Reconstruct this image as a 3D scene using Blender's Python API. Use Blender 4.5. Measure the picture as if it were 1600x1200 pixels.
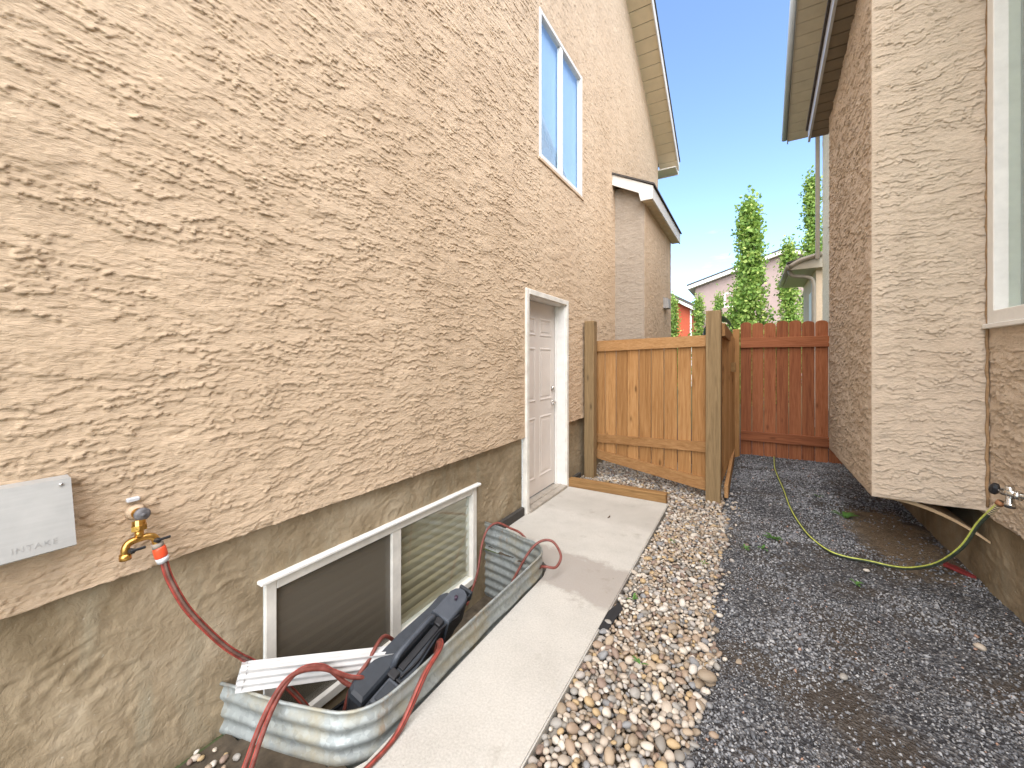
import bpy, math, random
import numpy as np
from mathutils import Vector, Matrix

for o in list(bpy.data.objects): bpy.data.objects.remove(o)
SC = bpy.context.scene
COL = SC.collection
R = math.radians
random.seed(5); RNG = np.random.default_rng(5)

# ------------------------------------------------------------------ camera, sky, sun, exposure
cam_d = bpy.data.cameras.new('camera'); cam = bpy.data.objects.new('camera', cam_d); COL.objects.link(cam)
cam.location = (1.835, 0, 1.47); cam.rotation_euler = (R(90), 0, R(30.95))
cam_d.sensor_width = 36; cam_d.lens = 14.0; cam_d.shift_y = -0.02375
cam_d.clip_start = 0.02; cam_d.clip_end = 2000
SC.camera = cam

SUN_TO = Vector((0.22, -0.62, 0.90)).normalized()          # direction towards the sun
SUN_EL = math.asin(SUN_TO.z); SUN_AZ = math.atan2(SUN_TO.x, SUN_TO.y)
W = bpy.data.worlds.new('World'); SC.world = W; W.use_nodes = True
nt = W.node_tree; bg = nt.nodes['Background']
sky = nt.nodes.new('ShaderNodeTexSky'); sky.sky_type = 'NISHITA'; sky.sun_disc = False
sky.sun_elevation = SUN_EL; sky.sun_rotation = SUN_AZ
sky.air_density = 0.9; sky.dust_density = 0.15; sky.ozone_density = 2.6
def _n(t, **k):
    n_ = nt.nodes.new(t)
    for a_, b_ in k.items(): setattr(n_, a_, b_)
    return n_
_tc = _n('ShaderNodeTexCoord'); _mp = _n('ShaderNodeMapping'); _mp.inputs['Scale'].default_value = (1, 1, 3.2)
_nz = _n('ShaderNodeTexNoise'); _nz.inputs['Scale'].default_value = 5.0; _nz.inputs['Detail'].default_value = 7; _nz.inputs['Roughness'].default_value = .6
_rp = _n('ShaderNodeValToRGB'); _rp.color_ramp.elements[0].position = .64; _rp.color_ramp.elements[1].position = .86
_rp.color_ramp.elements[1].color = (.6, .6, .6, 1)
_bw = _n('ShaderNodeRGBToBW'); _ml = _n('ShaderNodeMath', operation='MULTIPLY'); _ml.inputs[1].default_value = 1.5
_mx = _n('ShaderNodeMix', data_type='RGBA')
nt.links.new(_tc.outputs['Generated'], _mp.inputs[0]); nt.links.new(_mp.outputs[0], _nz.inputs['Vector']); nt.links.new(_nz.outputs[0], _rp.inputs[0])
nt.links.new(sky.outputs[0], _bw.inputs[0]); nt.links.new(_bw.outputs[0], _ml.inputs[0])
nt.links.new(_rp.outputs[0], _mx.inputs[0]); nt.links.new(sky.outputs[0], _mx.inputs[6]); nt.links.new(_ml.outputs[0], _mx.inputs[7])
nt.links.new(_mx.outputs[2], bg.inputs[0]); bg.inputs[1].default_value = 0.13
sun_d = bpy.data.lights.new('sun', 'SUN'); sun_d.energy = 3.8; sun_d.angle = R(95); sun_d.color = (1.0, 0.93, 0.82)
sun = bpy.data.objects.new('sun', sun_d); COL.objects.link(sun)
sun.rotation_euler = (-SUN_TO).to_track_quat('-Z', 'Y').to_euler()
SC.view_settings.view_transform = 'Standard'; SC.view_settings.look = 'None'
SC.view_settings.exposure = 1.68; SC.view_settings.gamma = 1.0; SC.view_settings.use_curve_mapping = False

# ------------------------------------------------------------------ numpy noise
_P = RNG.permutation(4096).astype(np.int64)
_G = np.stack([np.cos(np.linspace(0, 2*np.pi, 256, endpoint=False)), np.sin(np.linspace(0, 2*np.pi, 256, endpoint=False))], 1)
def perlin(x, y, seed=0):
    x = np.asarray(x, float) + seed*17.31; y = np.asarray(y, float) + seed*9.77
    xi = np.floor(x).astype(np.int64); yi = np.floor(y).astype(np.int64)
    xf = x-xi; yf = y-yi
    u = xf*xf*xf*(xf*(xf*6-15)+10); v = yf*yf*yf*(yf*(yf*6-15)+10)
    def g(ix, iy, dx, dy):
        h = _P[(_P[ix & 4095] + iy) & 4095] & 255
        return _G[h, 0]*dx + _G[h, 1]*dy
    a = g(xi, yi, xf, yf); b = g(xi+1, yi, xf-1, yf); c = g(xi, yi+1, xf, yf-1); d = g(xi+1, yi+1, xf-1, yf-1)
    return 1.45*((a*(1-u)+b*u)*(1-v) + (c*(1-u)+d*u)*v)
def sstep(a, b, x):
    t = np.clip((x-a)/(b-a), 0, 1); return t*t*(3-2*t)

# ------------------------------------------------------------------ mesh builder
class MB:
    def __init__(s): s.v = []; s.f = []; s.smooth = False
    def add(s, v, f, M=None):
        n = len(s.v)
        s.v += [tuple(M @ Vector(p)) for p in v] if M is not None else [tuple(p) for p in v]
        s.f += [tuple(i+n for i in q) for q in f]; return s
    def box(s, x0, x1, y0, y1, z0, z1, b=0.0, M=None):
        if x0 > x1: x0, x1 = x1, x0
        if y0 > y1: y0, y1 = y1, y0
        if z0 > z1: z0, z1 = z1, z0
        if b <= 0:
            v = [(x, y, z) for x in (x0, x1) for y in (y0, y1) for z in (z0, z1)]
            f = [(0,1,3,2),(4,6,7,5),(0,4,5,1),(2,3,7,6),(0,2,6,4),(1,5,7,3)]
            return s.add(v, f, M)
        X = ((x0, x0+b), (x1, x1-b)); Y = ((y0, y0+b), (y1, y1-b)); Z = ((z0, z0+b), (z1, z1-b))
        v = []; ix = {}
        for i in (0, 1):
            for j in (0, 1):
                for k in (0, 1):
                    for a in range(3):
                        ix[i, j, k, a] = len(v)
                        v.append((X[i][0 if a == 0 else 1], Y[j][0 if a == 1 else 1], Z[k][0 if a == 2 else 1]))
        f = []
        q = lambda c, a: ix[c[0], c[1], c[2], a]
        for a in range(3):
            o1, o2 = [t for t in range(3) if t != a]
            for sgn in (0, 1):
                cs = []
                for d1, d2 in ((0, 0), (1, 0), (1, 1), (0, 1)):
                    c = [0, 0, 0]; c[a] = sgn; c[o1] = d1; c[o2] = d2; cs.append(tuple(c))
                loop = [q(c, a) for c in cs]
                f.append(tuple(loop if (sgn == 1) == (a != 1) else loop[::-1]))
        for a in range(3):
            o1, o2 = [t for t in range(3) if t != a]
            for d1 in (0, 1):
                for d2 in (0, 1):
                    c0 = [0, 0, 0]; c1 = [0, 0, 0]
                    c0[a] = 0; c1[a] = 1
                    for c in (c0, c1): c[o1] = d1; c[o2] = d2
                    f.append((q(c0, o1), q(c1, o1), q(c1, o2), q(c0, o2)))
        for c in [(i, j, k) for i in (0, 1) for j in (0, 1) for k in (0, 1)]:
            f.append((q(c, 0), q(c, 1), q(c, 2)))
        return s.add(v, f, M)
    def prism(s, pts, axis, a0, a1):
        """polygon pts (2-D) extruded along axis 'x','y','z'"""
        def mk(p, a):
            return {'x': (a, p[0], p[1]), 'y': (p[0], a, p[1]), 'z': (p[0], p[1], a)}[axis]
        n = len(pts)
        v = [mk(p, a0) for p in pts] + [mk(p, a1) for p in pts]
        f = [tuple(range(n))[::-1], tuple(range(n, 2*n))] + [(i, (i+1) % n, n+(i+1) % n, n+i) for i in range(n)]
        return s.add(v, f)
    def tube(s, path, r, seg=10, cap=True):
        P = [Vector(p) for p in path]; n = len(P)
        rr = r if hasattr(r, '__len__') else [r]*n
        up = None; rings = []
        v = []
        for i in range(n):
            t = (P[min(i+1, n-1)]-P[max(i-1, 0)]).normalized()
            if up is None:
                up = t.orthogonal().normalized()
            up = (up - t*up.dot(t)).normalized(); w = t.cross(up)
            for k in range(seg):
                a = 2*math.pi*k/seg; v.append(P[i] + (up*math.cos(a)+w*math.sin(a))*rr[i])
        f = []
        for i in range(n-1):
            for k in range(seg):
                f.append((i*seg+k, i*seg+(k+1) % seg, (i+1)*seg+(k+1) % seg, (i+1)*seg+k))
        if cap: f += [tuple(range(seg))[::-1], tuple(range((n-1)*seg, n*seg))]
        return s.add(v, f)
    def build(s, name, m, parent=None, smooth=False):
        me = bpy.data.meshes.new(name); me.from_pydata(s.v, [], s.f)
        return link(name, me, m, parent, smooth)

def link(name, me, m, parent=None, smooth=False):
    if m is not None: me.materials.append(m)
    if smooth: me.polygons.foreach_set('use_smooth', [True]*len(me.polygons))
    import bmesh
    if len(me.polygons) < 3000:
        bm = bmesh.new(); bm.from_mesh(me); bmesh.ops.recalc_face_normals(bm, faces=bm.faces); bm.to_mesh(me); bm.free()
    me.update()
    o = bpy.data.objects.new(name, me); COL.objects.link(o); o.parent = parent
    return o
def npmesh(name, V, Q, m, parent=None, smooth=False, colors=None):
    me = bpy.data.meshes.new(name)
    V = np.asarray(V, np.float32); Q = np.asarray(Q, np.int32); k = Q.shape[1]
    me.vertices.add(len(V)); me.vertices.foreach_set('co', V.ravel())
    me.loops.add(Q.size); me.loops.foreach_set('vertex_index', Q.ravel())
    me.polygons.add(len(Q)); me.polygons.foreach_set('loop_start', np.arange(0, Q.size, k, dtype=np.int32))
    me.update(calc_edges=True)
    if smooth: me.polygons.foreach_set('use_smooth', np.ones(len(Q), bool))
    if colors is not None:
        at = me.color_attributes.new('tint', 'FLOAT_COLOR', 'POINT')
        at.data.foreach_set('color', np.asarray(colors, np.float32).ravel())
    me.materials.append(m); me.update()
    o = bpy.data.objects.new(name, me); COL.objects.link(o); o.parent = parent
    return o
def empty(name, loc=(0, 0, 0)):
    o = bpy.data.objects.new(name, None); COL.objects.link(o); o.location = loc; return o
def tag(o, label=None, cat=None, group=None, kind=None):
    if label: o['label'] = label
    if cat: o['category'] = cat
    if group: o['group'] = group
    if kind: o['kind'] = kind
    return o
def spline(pts, n=8):
    P = [Vector(p) for p in pts]; P = [2*P[0]-P[1]] + P + [2*P[-1]-P[-2]]
    out = []
    for i in range(1, len(P)-2):
        for k in range(n):
            t = k/n; a, b, c, d = P[i-1:i+3]
            out.append(0.5*((2*b)+(c-a)*t+(2*a-5*b+4*c-d)*t*t+(3*b-a-3*c+d)*t**3))
    out.append(P[-2]); return out

# ------------------------------------------------------------------ materials
class NT:
    def __init__(s, name):
        s.m = bpy.data.materials.new(name); s.m.use_nodes = True; s.t = s.m.node_tree; s.N = s.t.nodes
        s.b = s.N['Principled BSDF']; s.out = s.N['Material Output']
        s.tc = s.N.new('ShaderNodeTexCoord')
    def lk(s, a, b): s.t.links.new(a, b)
    def map(s, scale=(1, 1, 1), src='Object', rand=False):
        mp = s.N.new('ShaderNodeMapping'); mp.inputs['Scale'].default_value = scale
        s.lk(s.tc.outputs[src], mp.inputs['Vector'])
        if rand:
            oi = s.N.new('ShaderNodeObjectInfo'); mu = s.N.new('ShaderNodeVectorMath'); mu.operation = 'SCALE'
            cb = s.N.new('ShaderNodeCombineXYZ')
            for k in range(3): s.lk(oi.outputs['Random'], cb.inputs[k])
            s.lk(cb.outputs[0], mu.inputs[0]); mu.inputs['Scale'].default_value = 37.0
            s.lk(mu.outputs[0], mp.inputs['Location'])
        return mp.outputs[0]
    def noise(s, vec, scale, detail=4, rough=.55, dist=0):
        n = s.N.new('ShaderNodeTexNoise'); n.inputs['Scale'].default_value = scale; n.inputs['Detail'].default_value = detail
        n.inputs['Roughness'].default_value = rough; n.inputs['Distortion'].default_value = dist
        s.lk(vec, n.inputs['Vector']); return n.outputs[0]
    def ramp(s, fac, stops, interp='LINEAR'):
        r = s.N.new('ShaderNodeValToRGB'); r.color_ramp.interpolation = interp; e = r.color_ramp.elements
        while len(e) < len(stops): e.new(0.5)
        for q, (p, c) in zip(e, stops):
            q.position = p; q.color = (*(c if hasattr(c, '__len__') else (c, c, c)), 1)
        s.lk(fac, r.inputs[0]); return r.outputs[0]
    def mix(s, fac, a, b, mode='MIX'):
        n = s.N.new('ShaderNodeMix'); n.data_type = 'RGBA'; n.blend_type = mode
        if isinstance(fac, (int, float)): n.inputs[0].default_value = fac
        else: s.lk(fac, n.inputs[0])
        for i, v in ((6, a), (7, b)):
            if isinstance(v, tuple): n.inputs[i].default_value = (*v, 1)
            else: s.lk(v, n.inputs[i])
        return n.outputs[2]
    def math(s, op, a, b=None, clamp=False):
        n = s.N.new('ShaderNodeMath'); n.operation = op; n.use_clamp = clamp
        for i, v in ((0, a), (1, b)):
            if v is None: continue
            if isinstance(v, (int, float)): n.inputs[i].default_value = v
            else: s.lk(v, n.inputs[i])
        return n.outputs[0]
    def sep(s, vec):
        n = s.N.new('ShaderNodeSeparateXYZ'); s.lk(vec, n.inputs[0]); return n.outputs
    def rnd(s):
        return s.N.new('ShaderNodeObjectInfo').outputs['Random']
    def bump(s, h, strength, dist=0.01):
        b = s.N.new('ShaderNodeBump'); b.inputs['Strength'].default_value = strength; b.inputs['Distance'].default_value = dist
        s.lk(h, b.inputs['Height'])
        if s.b.inputs['Normal'].is_linked: s.lk(s.b.inputs['Normal'].links[0].from_socket, b.inputs['Normal'])
        s.lk(b.outputs[0], s.b.inputs['Normal'])
    def fin(s, col=None, rough=None, metal=None, spec=None):
        for k, v in (('Base Color', col), ('Roughness', rough), ('Metallic', metal), ('Specular IOR Level', spec)):
            if v is None: continue
            i = s.b.inputs[k]
            if isinstance(v, (int, float)): i.default_value = v
            elif isinstance(v, tuple): i.default_value = (*v, 1)
            else: s.lk(v, i)
        return s.m

def m_stucco(name, c1, c2, c3):
    n = NT(name); v = n.map()
    big = n.noise(v, 1.3, 5, .6); f = n.noise(v, 26, 3)
    c = n.ramp(big, [(.3, c1), (.5, c2), (.72, c3)])
    c = n.mix(.35, c, n.ramp(f, [(.3, tuple(.8*x for x in c2)), (.7, tuple(min(1, 1.15*x) for x in c2))]))
    # faint vertical weather streaks
    st = n.noise(n.map((5, 5, .35)), 1.0, 4, .6)
    c = n.mix(n.ramp(st, [(.56, 0.0), (.8, .38)]), c, tuple(.72*x for x in c1))
    n.bump(n.noise(v, 240, 3), .4, .002); n.bump(n.noise(n.map((24, 24, 95)), 1.0, 5, .62, 1.3), .75, .008)
    return n.fin(c, .93, spec=.2)
def m_plain(name, col, rough=.6, var=.12, vs=8, metal=0, bump=0, bs=60, spec=.4, stretch=(1, 1, 1)):
    n = NT(name); v = n.map(stretch); f = n.noise(v, vs, 5, .6)
    c = n.ramp(f, [(.3, tuple(x*(1-var) for x in col)), (.7, tuple(min(1, x*(1+var)) for x in col))])
    if bump: n.bump(n.noise(v, bs, 4), bump, .004)
    r = n.ramp(f, [(.3, max(0, rough-.08)), (.7, min(1, rough+.08))])
    return n.fin(c, r, metal, spec)
def m_wood(name, dark, mid, light, axis='z', rough=.75, knots=.5):
    n = NT(name)
    sc = {'z': (22, 22, 1.1), 'x': (1.1, 22, 22), 'y': (22, 1.1, 22)}[axis]
    v = n.map(sc, rand=True); g = n.noise(v, 1.6, 6, .62, 1.1)
    fine = n.noise(n.map(tuple(x*5 for x in sc), rand=True), 1.4, 3)
    c = n.ramp(g, [(.28, dark), (.5, mid), (.75, light)])
    c = n.mix(.38, c, n.ramp(fine, [(.35, dark), (.65, light)]))
    rr = n.rnd()
    c = n.mix(n.math('MULTIPLY', rr, .8), c, n.ramp(g, [(.3, tuple(.62*x for x in dark)), (.7, tuple(.8*x for x in mid))]))
    ks = {'z': (8, .6, 2.8), 'x': (2.8, .6, 8), 'y': (.6, 2.8, 8)}[axis]
    vo = n.N.new('ShaderNodeTexVoronoi'); vo.inputs['Scale'].default_value = 1.0; n.lk(n.map(ks, rand=True), vo.inputs['Vector'])
    c = n.mix(n.ramp(vo.outputs['Distance'], [(.0, knots), (.075, knots*.85), (.13, knots*.25), (.2, 0.0)]), c, tuple(.35*x for x in dark))
    n.bump(g, .25, .004)
    return n.fin(c, rough, spec=.25)

STUC_L = m_stucco('stucco_tan', (.53, .395, .27), (.605, .46, .322), (.65, .505, .36))
STUC_R = m_stucco('stucco_beige', (.52, .41, .30), (.585, .475, .365), (.63, .52, .405))
STUC_LIT = m_stucco('stucco_beige_sunlit', (.62, .52, .38), (.70, .60, .45), (.74, .65, .50))  # beige stucco lightened: sunlight on the far wall put into the colour
STUC_SHADE = m_stucco('stucco_tan_shaded', (.33, .27, .21), (.38, .315, .25), (.42, .35, .28))  # tan stucco greyed: shade on the chase front put into the colour
STUC_F = m_stucco('stucco_mauve', (.29, .215, .195), (.33, .245, .222), (.36, .27, .24))

def m_parging():
    n = NT('foundation_parging'); v = n.map(); a = n.noise(v, 2.2, 6, .65, .4); b = n.noise(n.map((3, 6, 1.2)), 1.5, 5, .6)
    c = n.ramp(a, [(.25, (.14, .104, .06)), (.42, (.24, .185, .115)), (.58, (.335, .265, .175)), (.8, (.46, .385, .28))])
    c = n.mix(n.ramp(b, [(.52, 0.0), (.72, .65)]), c, (.30, .265, .19))
    sp = n.noise(v, 60, 2); c = n.mix(n.ramp(sp, [(.70, 0.0), (.76, .5)]), c, (.5, .46, .38))
    n.bump(n.noise(v, 90, 4), .5, .004); n.bump(n.noise(v, 22, 5, .65, .8), .55, .012)
    return n.fin(c, .9, spec=.2)
PARGE = m_parging()
def m_concrete():
    n = NT('concrete_walkway'); v = n.map(); x, y, z = n.sep(v)
    a = n.noise(v, 3.2, 6, .65); f = n.noise(v, 105, 4, .65); br = n.noise(n.map((110, 5, 5)), 1.0, 4)
    c = n.ramp(a, [(.28, (.39, .37, .33)), (.5, (.48, .46, .415)), (.74, (.55, .525, .475))])
    c = n.mix(.42, c, n.ramp(f, [(.3, (.31, .29, .26)), (.7, (.63, .605, .56))]))
    # a damp patch across the walk, its far edge ragged
    wob = n.noise(v, 7, 5, .65)
    yy = n.math('ADD', y, n.math('MULTIPLY', n.math('SUBTRACT', wob, .5), .35))
    yy = n.math('ADD', yy, n.math('MULTIPLY', x, .10))
    d = n.math('ABSOLUTE', n.math('SUBTRACT', yy, 2.64))
    patch = n.ramp(d, [(.20, .75), (.27, 0.0)])
    c = n.mix(patch, c, (.31, .275, .245))
    d2 = n.math('ABSOLUTE', n.math('SUBTRACT', yy, 3.9)); c = n.mix(n.ramp(d2, [(.2, .3), (.34, 0.0)]), c, (.30, .27, .235))
    st = n.noise(v, 5.5, 5, .6); c = n.mix(n.ramp(st, [(.6, 0.0), (.74, .45)]), c, (.22, .19, .15))
    sp = n.noise(v, 38, 2); c = n.mix(n.ramp(sp, [(.74, 0.0), (.78, .6)]), c, (.16, .14, .12))
    pit = n.noise(v, 75, 2); c = n.mix(n.ramp(pit, [(.70, 0.0), (.75, .55)]), c, (.20, .18, .16)); n.bump(br, .35, .003); n.bump(f, .3, .003)
    return n.fin(c, .88, spec=.25)
CONC = m_concrete()
CEDAR = m_wood('cedar_boards', (.32, .145, .045), (.48, .245, .09), (.60, .36, .165), knots=.85)
CEDAR_X = m_wood('cedar_rail', (.33, .16, .055), (.47, .25, .10), (.58, .35, .17), 'x')
CEDAR_Y = m_wood('cedar_rail_side', (.33, .16, .055), (.47, .25, .10), (.58, .35, .17), 'y')
TREAT = m_wood('treated_post', (.19, .125, .06), (.30, .20, .098), (.39, .275, .15), knots=.75)
TREAT_X = m_wood('treated_timber', (.17, .085, .03), (.30, .165, .06), (.42, .26, .115), 'x', knots=.7)
REDW = m_wood('red_stained_boards', (.22, .066, .028), (.39, .135, .056), (.50, .20, .09), knots=.6)
REDW_X = m_wood('red_stained_rail', (.22, .066, .028), (.40, .138, .058), (.50, .20, .092), 'x', knots=.6)
WHITE = m_plain('white_vinyl', (.76, .745, .71), .45, .06, 14)
WHITE_D = m_plain('weathered_white_paint', (.70, .67, .61), .55, .14, 9, bump=.08)
DOORP = m_plain('door_paint', (.66, .60, .55), .5, .05, 5)
CREAM = m_plain('cream_soffit', (.66, .55, .38), .55, .06, 5)
FASC = m_plain('pale_fascia', (.66, .63, .58), .5, .06, 5)
GREYF = m_plain('grey_fascia', (.42, .44, .45), .35, .08, 5)
TAUPE = m_plain('taupe_metal', (.30, .25, .19), .4, .08, 5)
TAUPE_L = m_plain('taupe_soffit', (.42, .36, .27), .5, .08, 5)
SHING = m_plain('shingles', (.07, .06, .055), .9, .3, 30, bump=.4)
NICKEL = m_plain('satin_nickel', (.62, .60, .57), .28, .05, 20, metal=1)
BRASS = m_plain('brass', (.62, .36, .10), .34, .25, 60, metal=1, bump=.15, bs=200)
CHROME = m_plain('chromed_brass', (.66, .66, .64), .25, .15, 70, metal=1)
BLACKP = m_plain('black_plastic', (.018, .018, .02), .45, .2, 20)
CASEP = m_plain('charcoal_plastic', (.032, .038, .047), .48, .18, 30, bump=.12, bs=350)
CASEP2 = m_plain('charcoal_plastic_panel', (.062, .071, .086), .42, .12, 30, bump=.1, bs=350)
REDP = m_plain('orange_red_plastic', (.72, .085, .03), .35, .1, 20)
GREYP = m_plain('pale_grey_plastic', (.55, .56, .58), .4, .08, 20)
SOIL = m_plain('dark_soil', (.075, .058, .04), .95, .4, 18, bump=.8, bs=40)
BLUEP = m_plain('blue_tarpaulin', (.02, .055, .13), .5, .2, 6)
REDSID = m_plain('red_siding', (.42, .075, .03), .7, .1, 3)
def m_galv(name, c):
    n = NT(name); v = n.map(); vo = n.N.new('ShaderNodeTexVoronoi'); vo.inputs['Scale'].default_value = 55; n.lk(v, vo.inputs['Vector'])
    a = n.noise(v, 5, 5, .65)
    col = n.ramp(n.noise(vo.outputs['Color'], 3, 1), [(.35, tuple(.82*x for x in c)), (.65, tuple(min(1, 1.12*x) for x in c))])
    col = n.mix(n.ramp(a, [(.48, 0.0), (.66, .7)]), col, (.36, .32, .22)); col = n.mix(n.ramp(n.noise(n.map((6, 6, 2)), 1.7, 5, .65), [(.6, 0.0), (.72, .7)]), col, (.30, .19, .10))
    return n.fin(col, n.ramp(a, [(.3, .5), (.7, .72)]), .5)
GALV = m_galv('galvanised_steel', (.36, .39, .385))
def m_hood():
    n = NT('brushed_galvanised_sheet'); v = n.map(); a = n.noise(v, 9, 5, .6); s_ = n.noise(n.map((3, 3, 40)), 2, 4)
    c = n.ramp(a, [(.3, (.37, .37, .36)), (.7, (.47, .47, .455))]); c = n.mix(.25, c, n.ramp(s_, [(.3, (.34, .34, .33)), (.7, (.5, .5, .48))]))
    return n.fin(c, .5, .35)
HOOD = m_hood()
def m_hose(name, base, stripe, twist=0):
    n = NT(name); f = n.noise(n.map(), 30, 3)
    return n.fin(n.ramp(f, [(.25, tuple(.55*x for x in base)), (.5, base), (.75, tuple(min(1, 1.3*x+.02) for x in base))]), .5)
HOSE_R = m_hose('maroon_hose', (.17, .042, .03), None)
HOSE_RS = m_hose('red_hose_stripe', (.34, .05, .035), None)
HOSE_G = m_hose('dark_green_hose', (.05, .065, .045), None)
HOSE_GS = m_hose('lime_hose_stripe', (.55, .60, .12), None)
HOSE_GR = m_hose('grey_hose_stripe', (.16, .10, .08), None)
def m_glass(name, refl, tint=(.9, .95, .93), rough=0.0, fm=.8):
    n = NT(name); g = n.N.new('ShaderNodeBsdfGlossy'); g.inputs['Roughness'].default_value = rough; g.inputs['Color'].default_value = (.95, .97, 1, 1)
    t = n.N.new('ShaderNodeBsdfTransparent'); t.inputs['Color'].default_value = (*tint, 1)
    lw_ = n.N.new('ShaderNodeLayerWeight'); lw_.inputs['Blend'].default_value = .5
    sch = n.math('ADD', n.math('MULTIPLY', n.math('POWER', lw_.outputs['Facing'], 5.0), .96), .04)
    fac = n.math('ADD', n.math('MULTIPLY', sch, fm), refl, True)
    mx = n.N.new('ShaderNodeMixShader'); n.lk(fac, mx.inputs[0]); n.lk(t.outputs[0], mx.inputs[1]); n.lk(g.outputs[0], mx.inputs[2])
    n.lk(mx.outputs[0], n.out.inputs[0]); return n.m
GLASS = m_glass('window_glass', .10, fm=1.2)
GLASS_U = m_glass('coated_window_glass', .22, (.80, .90, 1.0), fm=1.0)
def m_leaf(name, a, b, c):
    n = NT(name); rv = n.N.new('ShaderNodeAttribute'); rv.attribute_name = 'tint'
    col = n.ramp(rv.outputs['Fac'], [(0, a), (.5, b), (1, c)])
    n.fin(col, .55, spec=.3)
    tr = n.N.new('ShaderNodeBsdfTranslucent'); n.lk(n.mix(.4, col, (.25, .35, .04)), tr.inputs[0])
    mx = n.N.new('ShaderNodeMixShader'); mx.inputs[0].default_value = .35
    n.lk(n.b.outputs[0], mx.inputs[1]); n.lk(tr.outputs[0], mx.inputs[2]); n.lk(mx.outputs[0], n.out.inputs[0]); return n.m
LEAF = m_leaf('aspen_leaves', (.09, .18, .035), (.25, .38, .08), (.52, .58, .17))
WEED = m_plain('weed_leaf', (.07, .17, .03), .55, .25, 25)
BARK = m_plain('bark', (.16, .13, .09), .9, .3, 20, bump=.4)
STONES = [(0, (.50, .44, .37)), (.1, (.33, .265, .195)), (.2, (.62, .57, .49)), (.3, (.27, .25, .22)), (.38, (.44, .35, .255)), (.46, (.36, .345, .32)),
          (.54, (.55, .48, .40)), (.62, (.38, .29, .215)), (.7, (.64, .60, .54)), (.78, (.29, .215, .175)), (.84, (.50, .37, .21)), (.89, (.43, .40, .37)), (.95, (.27, .275, .285))]
def m_pebble(name, attr):
    n = NT(name)
    if attr:
        a = n.N.new('ShaderNodeAttribute'); a.attribute_name = 'tint'; f = a.outputs['Fac']
    else: f = n.rnd()
    c = n.ramp(f, STONES, 'CONSTANT'); nz = n.noise(n.map(rand=not attr), 55, 4, .6)
    c = n.mix(.35, c, n.ramp(nz, [(.3, 0.25), (.7, .8)]), 'OVERLAY'); c = n.mix(1.0, c, (.84, .82, .80), 'MULTIPLY')
    n.bump(nz, .08, .003); return n.fin(c, .62, spec=.35)
PEB = m_pebble('river_stone', False); PEB_S = m_pebble('river_stones_far', True)
def m_gravel():
    n = NT('crushed_gravel'); a = n.N.new('ShaderNodeAttribute'); a.attribute_name = 'tint'
    c = n.ramp(a.outputs['Fac'], [(0, (.085, .087, .094)), (.25, (.15, .153, .163)), (.5, (.255, .257, .268)), (.75, (.37, .37, .375)), (.95, (.50, .495, .49)), (1, (.38, .24, .18))])
    return n.fin(c, .85, spec=.25)
GRAV = m_gravel()
def m_gravel_bed():
    n = NT('gravel_bed'); v = n.map(); x, y, z = n.sep(v)
    vo = n.N.new('ShaderNodeTexVoronoi'); vo.inputs['Scale'].default_value = 95; n.lk(v, vo.inputs['Vector'])
    c = n.ramp(n.sep(vo.outputs['Color'])[0], [(0, (.03, .03, .032)), (.5, (.07, .07, .075)), (.85, (.15, .15, .155)), (1, (.3, .29, .28))])
    big = n.noise(v, 2.5, 4); c = n.mix(n.ramp(big, [(.45, 0.0), (.62, .7)]), c, (.075, .058, .042))
    # bare sandy earth beside the overhang
    w = n.math('MULTIPLY', n.math('SUBTRACT', n.noise(v, 5, 6, .65), .5), 2.6)
    dx = n.math('DIVIDE', n.math('SUBTRACT', x, 2.86), .34); dy = n.math('DIVIDE', n.math('SUBTRACT', y, 4.45), .85)
    d = n.math('ADD', n.math('ADD', n.math('MULTIPLY', dx, dx), n.math('MULTIPLY', dy, dy)), w)
    c = n.mix(n.ramp(d, [(.25, .95), (1.0, 0.0)]), c, n.ramp(n.noise(v, 60, 4), [(.3, (.20, .15, .10)), (.7, (.36, .28, .19))]))
    n.bump(vo.outputs['Distance'], .9, .012); return n.fin(c, .93, spec=.15)
GBED = m_gravel_bed()
GRASS = m_plain('far_ground', (.07, .09, .035), .95, .35, .6)

# ------------------------------------------------------------------ relief functions (metres)
def h_stucco(s, z, seed=0, k=1.0):
    low = perlin(s*.9, z*1.4, seed+1)
    w1 = perlin(s*2.6, z*5.5, seed+2); w2 = perlin(s*9, z*14, seed+3); w3 = perlin(s*34, z*38, seed+4); w4 = perlin(s*85, z*80, seed+5)
    out = 0
    for lam, amp, sd in ((.038, .0082, 0), (.0215, .0054, 20)):
        u = z/lam + 1.7*low + 1.2*w1 + .7*w2 + .42*w3 + .26*w4 + sd*.37
        fl = np.floor(u); t = u-fl
        A = sstep(-.42, .16, perlin(s*4.6 + fl*5.13, fl*2.71, seed+6+sd))*(.55+.45*sstep(-.3, .3, perlin(s*16+fl*3.3, fl*1.9, seed+7+sd)))
        tt = np.clip(t-.03, 0, 1); p = np.where(t > .03, .30*(1-tt)+.70*np.exp(-tt/.11), t/.03)
        out = out + amp*A*p
    # smooth troweled plateaus
    fl = sstep(.3, .55, perlin(s*2.6, z*5.2, seed+9)); out = out*(1-.6*fl) + .004*fl
    out = out + .0015*w4 + .0012*w3 + .002*w2
    return out*k
def h_parge(s, z, seed=40):
    a = perlin(s*3, z*3.5, seed); b = perlin(s*7+2*a, z*6-2*a, seed+1); c = perlin(s*17+1.5*b, z*15+1.5*a, seed+2); d = perlin(s*48, z*44, seed+3)
    rid = np.clip(1-np.abs(b)*5.5, 0, 1)*sstep(-.1, .4, a) + .8*np.clip(1-np.abs(c+.1)*5, 0, 1)*sstep(-.1, .5, perlin(s*4, z*4, seed+4))
    return .0055*rid + .003*a + .003*c + .0018*d

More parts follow.
